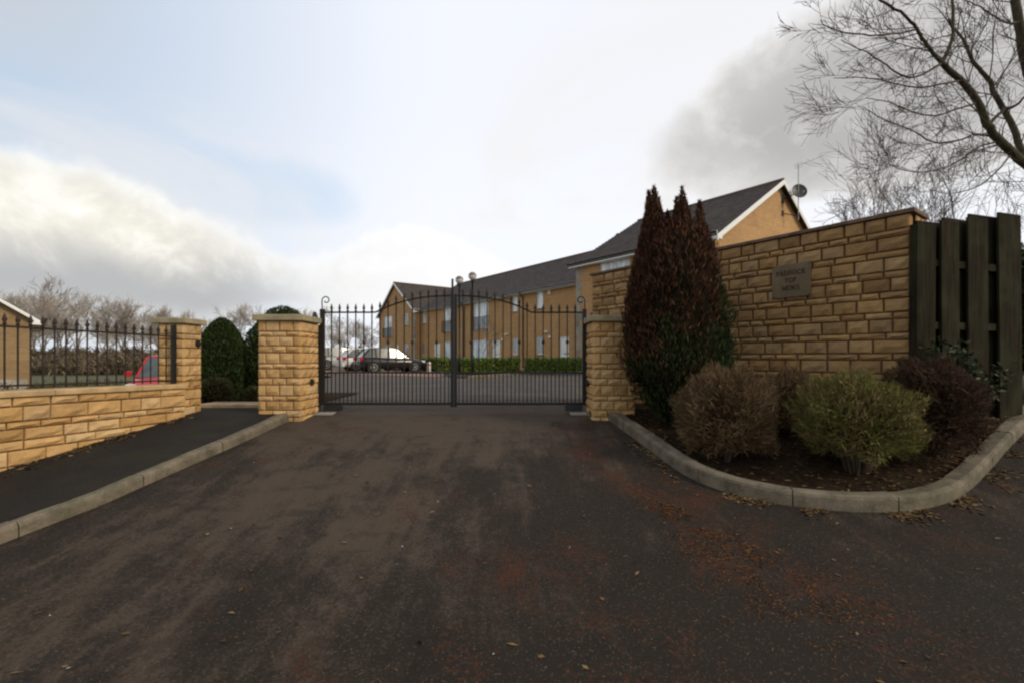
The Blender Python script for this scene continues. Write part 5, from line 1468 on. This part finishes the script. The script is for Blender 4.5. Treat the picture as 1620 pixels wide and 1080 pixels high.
# evergreen mass at the far right behind the fence corner
X, Y = 7.7, 6.7
twiggy_shrub('evergreen_bush', 'dark evergreen bush behind the end of the timber fence', (X, Y, g(X, Y)), .9, .72, 1.12, 1.08, 9000, 'yew', ln=(.06, .16), wd=.022, flat=.3, cs=.8)
for X, Y, hh, lab in ((9.6, 12.0, 4.6, 'bare young tree behind the timber fence'), (14.5, 15.0, 6.5, 'taller bare tree behind the large tree at the fence')):
    zb = g(X, Y); root = thing('bare_tree', lab, 'tree', (X, Y, zb), X)
    for nm, me in (('trunk', nt_), ('crown', nc_)):
        o = bpy.data.objects.new(nm, me); link(o, root); o.scale = (hh / 8.6,) * 3

# -- scrub and rough growth behind the low wall
def scrub(name, label, pts, h, n, m, w_=1.5, ln=.3, wd=.05, cat='shrubs'):
    pts = [Vector(p) for p in pts]; C = []
    at, L = resample(pts, .1)
    for i in range(n):
        p = at(rs.rand() * L); x = p.x + rs.normal() * w_ * .5; y = p.y + rs.normal() * w_ * .5
        hh = h * (.7 + .5 * noise.noise(Vector((x * .35, y * .35, 0))) + .25 * noise.noise(Vector((x * 1.3, y * 1.3, 4))))
        if y < 24 and x > -5.9 - .3 * max(0, y - 9): continue
        C.append((x, y, g(x, y) + max(.05, hh) * rs.rand() ** .6))
    C = np.array(C); o = obj(name, blades(C, rs.normal(size=C.shape) * .6 + np.array([0, 0, 1.0]), rs.uniform(ln * .5, ln * 1.4, len(C)), wd, name, m), None); o.location.z = ZC
    tag(o, label, None, None, 'stuff')
scrub('scrub', 'brown winter scrub and rough hedge far beyond the railings', [(-75, 66, 0), (-55, 68, 0), (-30, 72, 0), (-18, 76, 0)], 3.4, 16000, 'scrub', 5, 1.1, .16)
scrub('undergrowth', 'brown scrub bank below the bare trees', [(-48, 44, 0), (-38, 44, 0), (-27, 46, 0)], 1.9, 9000, 'scrub', 4, .8, .12)
scrub('border_shrubs', 'dark low border growth behind the railed wall', [(-10.6, 8.2, 0), (-8.0, 8.6, 0), (-6.6, 8.4, 0)], 1.0, 9000, 'twig_red', .9, .16, .02)
scrub('rough_grass', 'rough grass on the slope behind the railed wall', [(-24, 15, 0), (-14, 19, 0), (-9, 13, 0)], .5, 9000, 'olive', 7, .3, .03)
scrub('far_scrub', 'pale brown scrub on the skyline left of the houses', [(-36, 92, 0), (-18, 100, 0), (5, 110, 0)], 3.6, 9000, 'scrub', 6, 1.2, .2)

# ------------------------------------------------------------------ cars
def make_car(name, label, loc, heading, L, W, H, paint_, group=None, estate=False, mir=True):
    """hatchback; local x forward from the rear bumper, y to its left, z up"""
    root = thing(name, label, 'car', loc, heading, group)
    hw = W / 2; bl = H * .60                           # belt line
    st = [0, .03, .10, .20, .35, .50, .64, .72, .80, .90, .97, 1.0]
    topz = [.44, .60, .61, .605, .60, .59, .58, .575, .555, .515, .44, .36]
    wid = [.80, .90, .95, .98, 1, 1, 1, .99, .97, .93, .84, .70]
    botz = [.30, .22, .19, .16, .15, .15, .15, .15, .16, .18, .22, .28]
    mb = MB(); v, f = [], []
    for s, t, w_, b in zip(st, topz, wid, botz):
        x = s * L; t *= H; b *= H; y = hw * w_
        ring = [(-y * .86, b), (-y * .97, b + (t - b) * .22), (-y, b + (t - b) * .55), (-y * .965, b + (t - b) * .86), (-y * .80, t), (0, t + .018)]
        ring = ring + [(-p, q) for p, q in ring[-2::-1]]
        v += [(x, p, q) for p, q in ring]
    k = 11
    for i in range(len(st) - 1):
        for j in range(k - 1): f.append((i * k + j, i * k + j + 1, (i + 1) * k + j + 1, (i + 1) * k + j))
        f.append((i * k + k - 1, i * k, (i + 1) * k, (i + 1) * k + k - 1))
    f += [tuple(range(k))[::-1], tuple((len(st) - 1) * k + j for j in range(k))]
    mb.add(v, f); mb.build('body', paint_, root, True)
    # glasshouse: sections along x (x, half width at belt, z belt, half width top, z top)
    rr = .10 if not estate else .05
    secs = [(.025, .86, .60, .84, .605), (rr + .03, .88, .60, .74, .93), (.25, .89, .60, .73, .985), (.42, .89, .59, .73, .995), (.54, .88, .585, .72, .96), (.735, .84, .572, .82, .578)]
    v, f = [], []
    for s, w0, z0, w1, z1 in secs: v += [(s * L, -hw * w0, z0 * H), (s * L, -hw * w1, z1 * H), (s * L, hw * w1, z1 * H), (s * L, hw * w0, z0 * H)]
    for i in range(len(secs) - 1):
        for j in range(3): f.append((i * 4 + j, i * 4 + j + 1, i * 4 + j + 5, i * 4 + j + 4))
    mb = MB(); mb.add(v, f); mb.build('windows', 'car_glass', root)
    mb = MB(); v, f = [], []
    for s, w0, z0, w1, z1 in secs[1:5]:
        for a, e in ((-1, 0), (-.6, .014), (0, .02), (.6, .014), (1, 0)): v.append((s * L, hw * w1 * a * 1.01, z1 * H + .006 + e))
    for i in range(3):
        for j in range(4): f.append((i * 5 + j, i * 5 + j + 1, i * 5 + j + 6, i * 5 + j + 5))
    n_ = len(v); mb.add(v + [(a, b, c - .03) for a, b, c in v], f + [tuple(n_ + q for q in t[::-1]) for t in f] + [(0, 1, n_ + 1, n_), ])
    for i, j in ((0, 1), (1, 2), (2, 3), (3, 4)): mb.f.append((i, n_ + i, n_ + j, j)); mb.f.append((15 + i, 15 + j, n_ + 15 + j, n_ + 15 + i))
    for a in (0, 4):
        for i in range(3): mb.f.append((i * 5 + a, (i + 1) * 5 + a, n_ + (i + 1) * 5 + a, n_ + i * 5 + a))
    mb.build('roof', paint_, root, True)
    for sy in (-1, 1):
        for k_, (i, j, th) in enumerate(((0, 1, .05), (4, 5, .03))):
            a = Vector((secs[i][0] * L, sy * hw * secs[i][3], secs[i][4] * H)); b = Vector((secs[j][0] * L, sy * hw * secs[j][3], secs[j][4] * H))
            mb = MB(); mb.tube([a, b], th, 5); mb.build('window_pillar', paint_ if paint_ != 'p_black' else 'black', root)
        for s in (.22, .42):
            mb = MB(); mb.tube([(s * L, sy * hw * .895, .60 * H), (s * L, sy * hw * .735, .985 * H)], .028, 5); mb.build('window_pillar', 'black', root)
    # wheels
    wr = .215 * H
    for s in (.185, .80):
        for sy in (-1, 1):
            t = MB(); t.lathe([(wr * .62, -.1), (wr * .93, -.1), (wr, -.07), (wr, .07), (wr * .93, .1), (wr * .62, .1)], 18)
            T = Matrix.Translation((s * L, sy * (hw - .105), wr)) @ Matrix.Rotation(R(90), 4, 'X'); t.v = [tuple(T @ Vector(p)) for p in t.v]
            wo = t.build('wheel', 'tyre', root, True)
            t = MB()
            for q in range(5):
                T2 = Matrix.Rotation(2 * math.pi * q / 5, 4, 'Z'); t.box(-.03, .03, .02, wr * .62, .085, .10, T2)
            t.lathe([(wr * .66, .09), (wr * .66, .104), (wr * .56, .104), (wr * .56, .09)], 18); t.lathe([(.06, .08), (.06, .108), (.0, .11)], 10)
            T = Matrix.Translation((s * L, sy * (hw - .105), wr)) @ Matrix.Rotation(R(90 if sy < 0 else -90), 4, 'X'); t.v = [tuple(T @ Vector(p)) for p in t.v]; t.build('rim', 'rim', wo)
            a = MB(); a.lathe([(wr * 1.16, -.09), (wr * 1.16, .093), (wr * 1.0, .093), (wr * 1.0, -.09)], 20); T = Matrix.Translation((s * L, sy * (hw - .09), wr * 1.02)) @ Matrix.Rotation(R(90), 4, 'X'); a.v = [tuple(T @ Vector(p)) for p in a.v]; a.build('wheel_arch', 'black', root)
    for sy in (-1, 1):
        mb = MB(); mb.bbox(-.012, .17, sy * hw * .80 - .10, sy * hw * .80 + .10, .48 * H, .62 * H, .02); mb.build('tail_light', 'tail', root)
        mb = MB(); mb.bbox(L * .90, L * .975, sy * hw * .70 - .13, sy * hw * .70 + .11, .38 * H, .475 * H, .02); mb.build('headlight', 'lens', root)
        if mir:
            mb = MB(); mb.bbox(L * .66, L * .70, sy * hw * 1.08 - .10, sy * hw * 1.08 + .06, .60 * H, .69 * H, .015); mb.build('wing_mirror', paint_, root)
        for s in (.36, .52):
            mb = MB(); y = sy * hw * 1.0; mb.box(s * L - .08, s * L + .08, y - .012, y + .012, .50 * H, .522 * H); mb.build('door_handle', paint_, root)
    mb = MB(); mb.bbox(-.05, .10, -hw * .86, hw * .86, .20 * H, .36 * H, .03); mb.build('rear_bumper', paint_, root)
    mb = MB(); mb.bbox(L - .12, L + .03, -hw * .72, hw * .72, .17 * H, .30 * H, .03); mb.build('front_bumper', paint_, root)
    mb = MB(); mb.box(L + .031, L + .04, -.26, .26, .20 * H, .275 * H); mb.box(-.06, -.051, -.26, .26, .38 * H, .455 * H); mb.build('number_plate', 'plate', root)
    mb = MB(); mb.box(L - .06, L + .025, -hw * .45, hw * .45, .305 * H, .345 * H); mb.build('grille', 'black', root)
    return root
hd = math.atan2(TY.y, TY.x)
make_car('parked_car', 'black parked hatchback with its red tail light towards the gates', (-8.45, 25.5, -.79), hd - .08, 3.75, 1.66, 1.36, 'p_black', 'cars parked in the yard')
make_car('parked_car', 'white parked hatchback half hidden behind the black car', (-10.3, 28.0, -.79), hd - .06, 4.0, 1.72, 1.38, 'p_white', 'cars parked in the yard')
make_car('parked_car', 'silver parked estate car beyond the white car', (-13.2, 30.6, -.79), hd - .02, 4.3, 1.74, 1.50, 'p_silver', 'cars parked in the yard', estate=True)
make_car('red_car', 'bright red hatchback parked behind the railings', (-11.5, 16.5, -1.45), R(295), 3.9, 1.72, 1.54, 'p_red')

# lamp posts and the white post
for px, py, Y, l in ((726.7, 443, 21.6, 'globe lamp post just right of the gate stile, lower of the pair'), (747.4, 437, 20.9, 'globe lamp post farther right of the gate stile, higher of the pair')):
    c = P(px, py, Y); zb = -.78; root = thing('lamp_post', l, 'lamp post', (c.x, c.y, zb), 0, 'globe lamp posts in the yard'); Hh = c.z - zb; r = .185
    mb = MB(); mb.lathe([(.06, 0), (.06, .9), (.038, .95), (.034, Hh - r - .12), (.07, Hh - r - .1), (.08, Hh - r + .02), (.05, Hh - r + .04)], 10); mb.build('post', 'iron', root, True)
    bm = bmesh.new(); bmesh.ops.create_uvsphere(bm, u_segments=20, v_segments=12, radius=r); me = bpy.data.meshes.new('globe'); bm.to_mesh(me); bm.free()
    me.polygons.foreach_set('use_smooth', [True] * len(me.polygons)); obj('globe', me, 'globe', root, (0, 0, Hh))
root = thing('bollard', 'small white bollard at the end of the hedge', 'bollard', (-4.15, 23.4, -.79))
mb = MB(); mb.lathe([(.09, 0), (.09, .52), (.08, .58), (.0, .60)], 10); mb.build('post', 'white', root, True)
mb = MB(); mb.lathe([(.092, .42), (.092, .48)], 10); mb.build('band', 'tail', root)

# ------------------------------------------------------------------ litter
def scatter(name, label, pts, m, ln, wd, lift=.004):
    C = np.array(pts); n = len(C); a = rs.rand(n) * 6.283; Dv = np.stack([np.cos(a), np.sin(a), rs.normal(size=n) * .12], 1)
    S = np.stack([-np.sin(a), np.cos(a), rs.normal(size=n) * .15], 1); l = rs.uniform(ln * .5, ln * 1.4, (n, 1)); w_ = rs.uniform(wd * .6, wd * 1.3, (n, 1))
    C[:, 2] += lift; up = np.array([0, 0, 1.0]) * np.abs(rs.normal(size=(n, 1))) * ln * .10
    V = np.stack([C - Dv * l / 2, C + S * w_ / 2 + up, C + Dv * l / 2, C - S * w_ / 2 + up * .3], 1).reshape(-1, 3)
    me = npmesh(name, V, np.arange(4 * n).reshape(-1, 4)); o = obj(name, me, m); tag(o, label, None, None, 'stuff'); return o
pts = []
for i in range(5200):                                 # needles: drift from the bed towards the lens, thinning out
    t = rg.random(); a = G(1035, 790).lerp(G(1360, 1010), t)
    x, y = a.x + rg.gauss(0, .10 + .22 * t), a.y + rg.gauss(0, .16)
    if noise.noise(Vector((x * 5, y * 5, 1))) + .5 * noise.noise(Vector((x * 14, y * 14, 1))) > -.02: pts.append((x, y, g(x, y)))
for i in range(3000):
    x, y = rg.uniform(-3.0, 5.0), rg.uniform(1.6, 6.5)
    if x > kl_x(y) + .1 and noise.noise(Vector((x * 2.2, y * 2.2, 7))) + .6 * noise.noise(Vector((x * 9, y * 9, 1))) > .22: pts.append((x, y, g(x, y)))
scatter('fallen_needles', 'rusty brown conifer needles drifted over the driveway', pts, 'needle', .030, .004)
pts = []
for i in range(1500):                                 # leaves lying along the kerbs
    k = rg.randrange(6, len(KRs) - 6); p = KRs[k] + (KRs[k + 1] - KRs[k]) * rg.random(); t = (KRs[k + 1] - KRs[k]).normalized()
    d = abs(rg.gauss(0, .09)) + .015; x, y = p.x + t.y * d, p.y - t.x * d
    if noise.noise(Vector((x * 2.5, y * 2.5, 2))) > .02: pts.append((x, y, g(x, y)))
for i in range(700):
    y = rg.uniform(3.4, 6.3); q = wall_pt(y); x = q.x + abs(rg.gauss(0, .10)) + .03
    if noise.noise(Vector((x * 3, y * 3, 5))) > -.1: pts.append((x, y, g(max(x, -5.2), y) + .105))
for i in range(160):
    x, y = rg.uniform(-2.5, 5.0), rg.uniform(1.8, 6.5)
    if x > kl_x(y) + .1: pts.append((x, y, g(x, y)))
bedk = [p for p in BED if 2.0 < p[0] < 5.6]
for i in range(3800):
    p = rg.choice(BED); x, y = p[0] + rg.uniform(-.05, .05), p[1] + rg.uniform(-.04, .04); pts.append((x, y, p[2] + .006))
scatter('fallen_leaves', 'dead leaves lying along the kerbs, the wall foot and the bed', pts, 'dead_leaf', .05, .024, .006)
pts = []
for i in range(38):
    x, y = rg.uniform(-3, 3.5), rg.uniform(1.8, 6.2)
    if x > kl_x(y) + .1: pts.append((x, y, g(x, y)))
scatter('stone_chips', 'pale stone chips scattered on the asphalt', pts, 'pebble', .016, .012, .004)
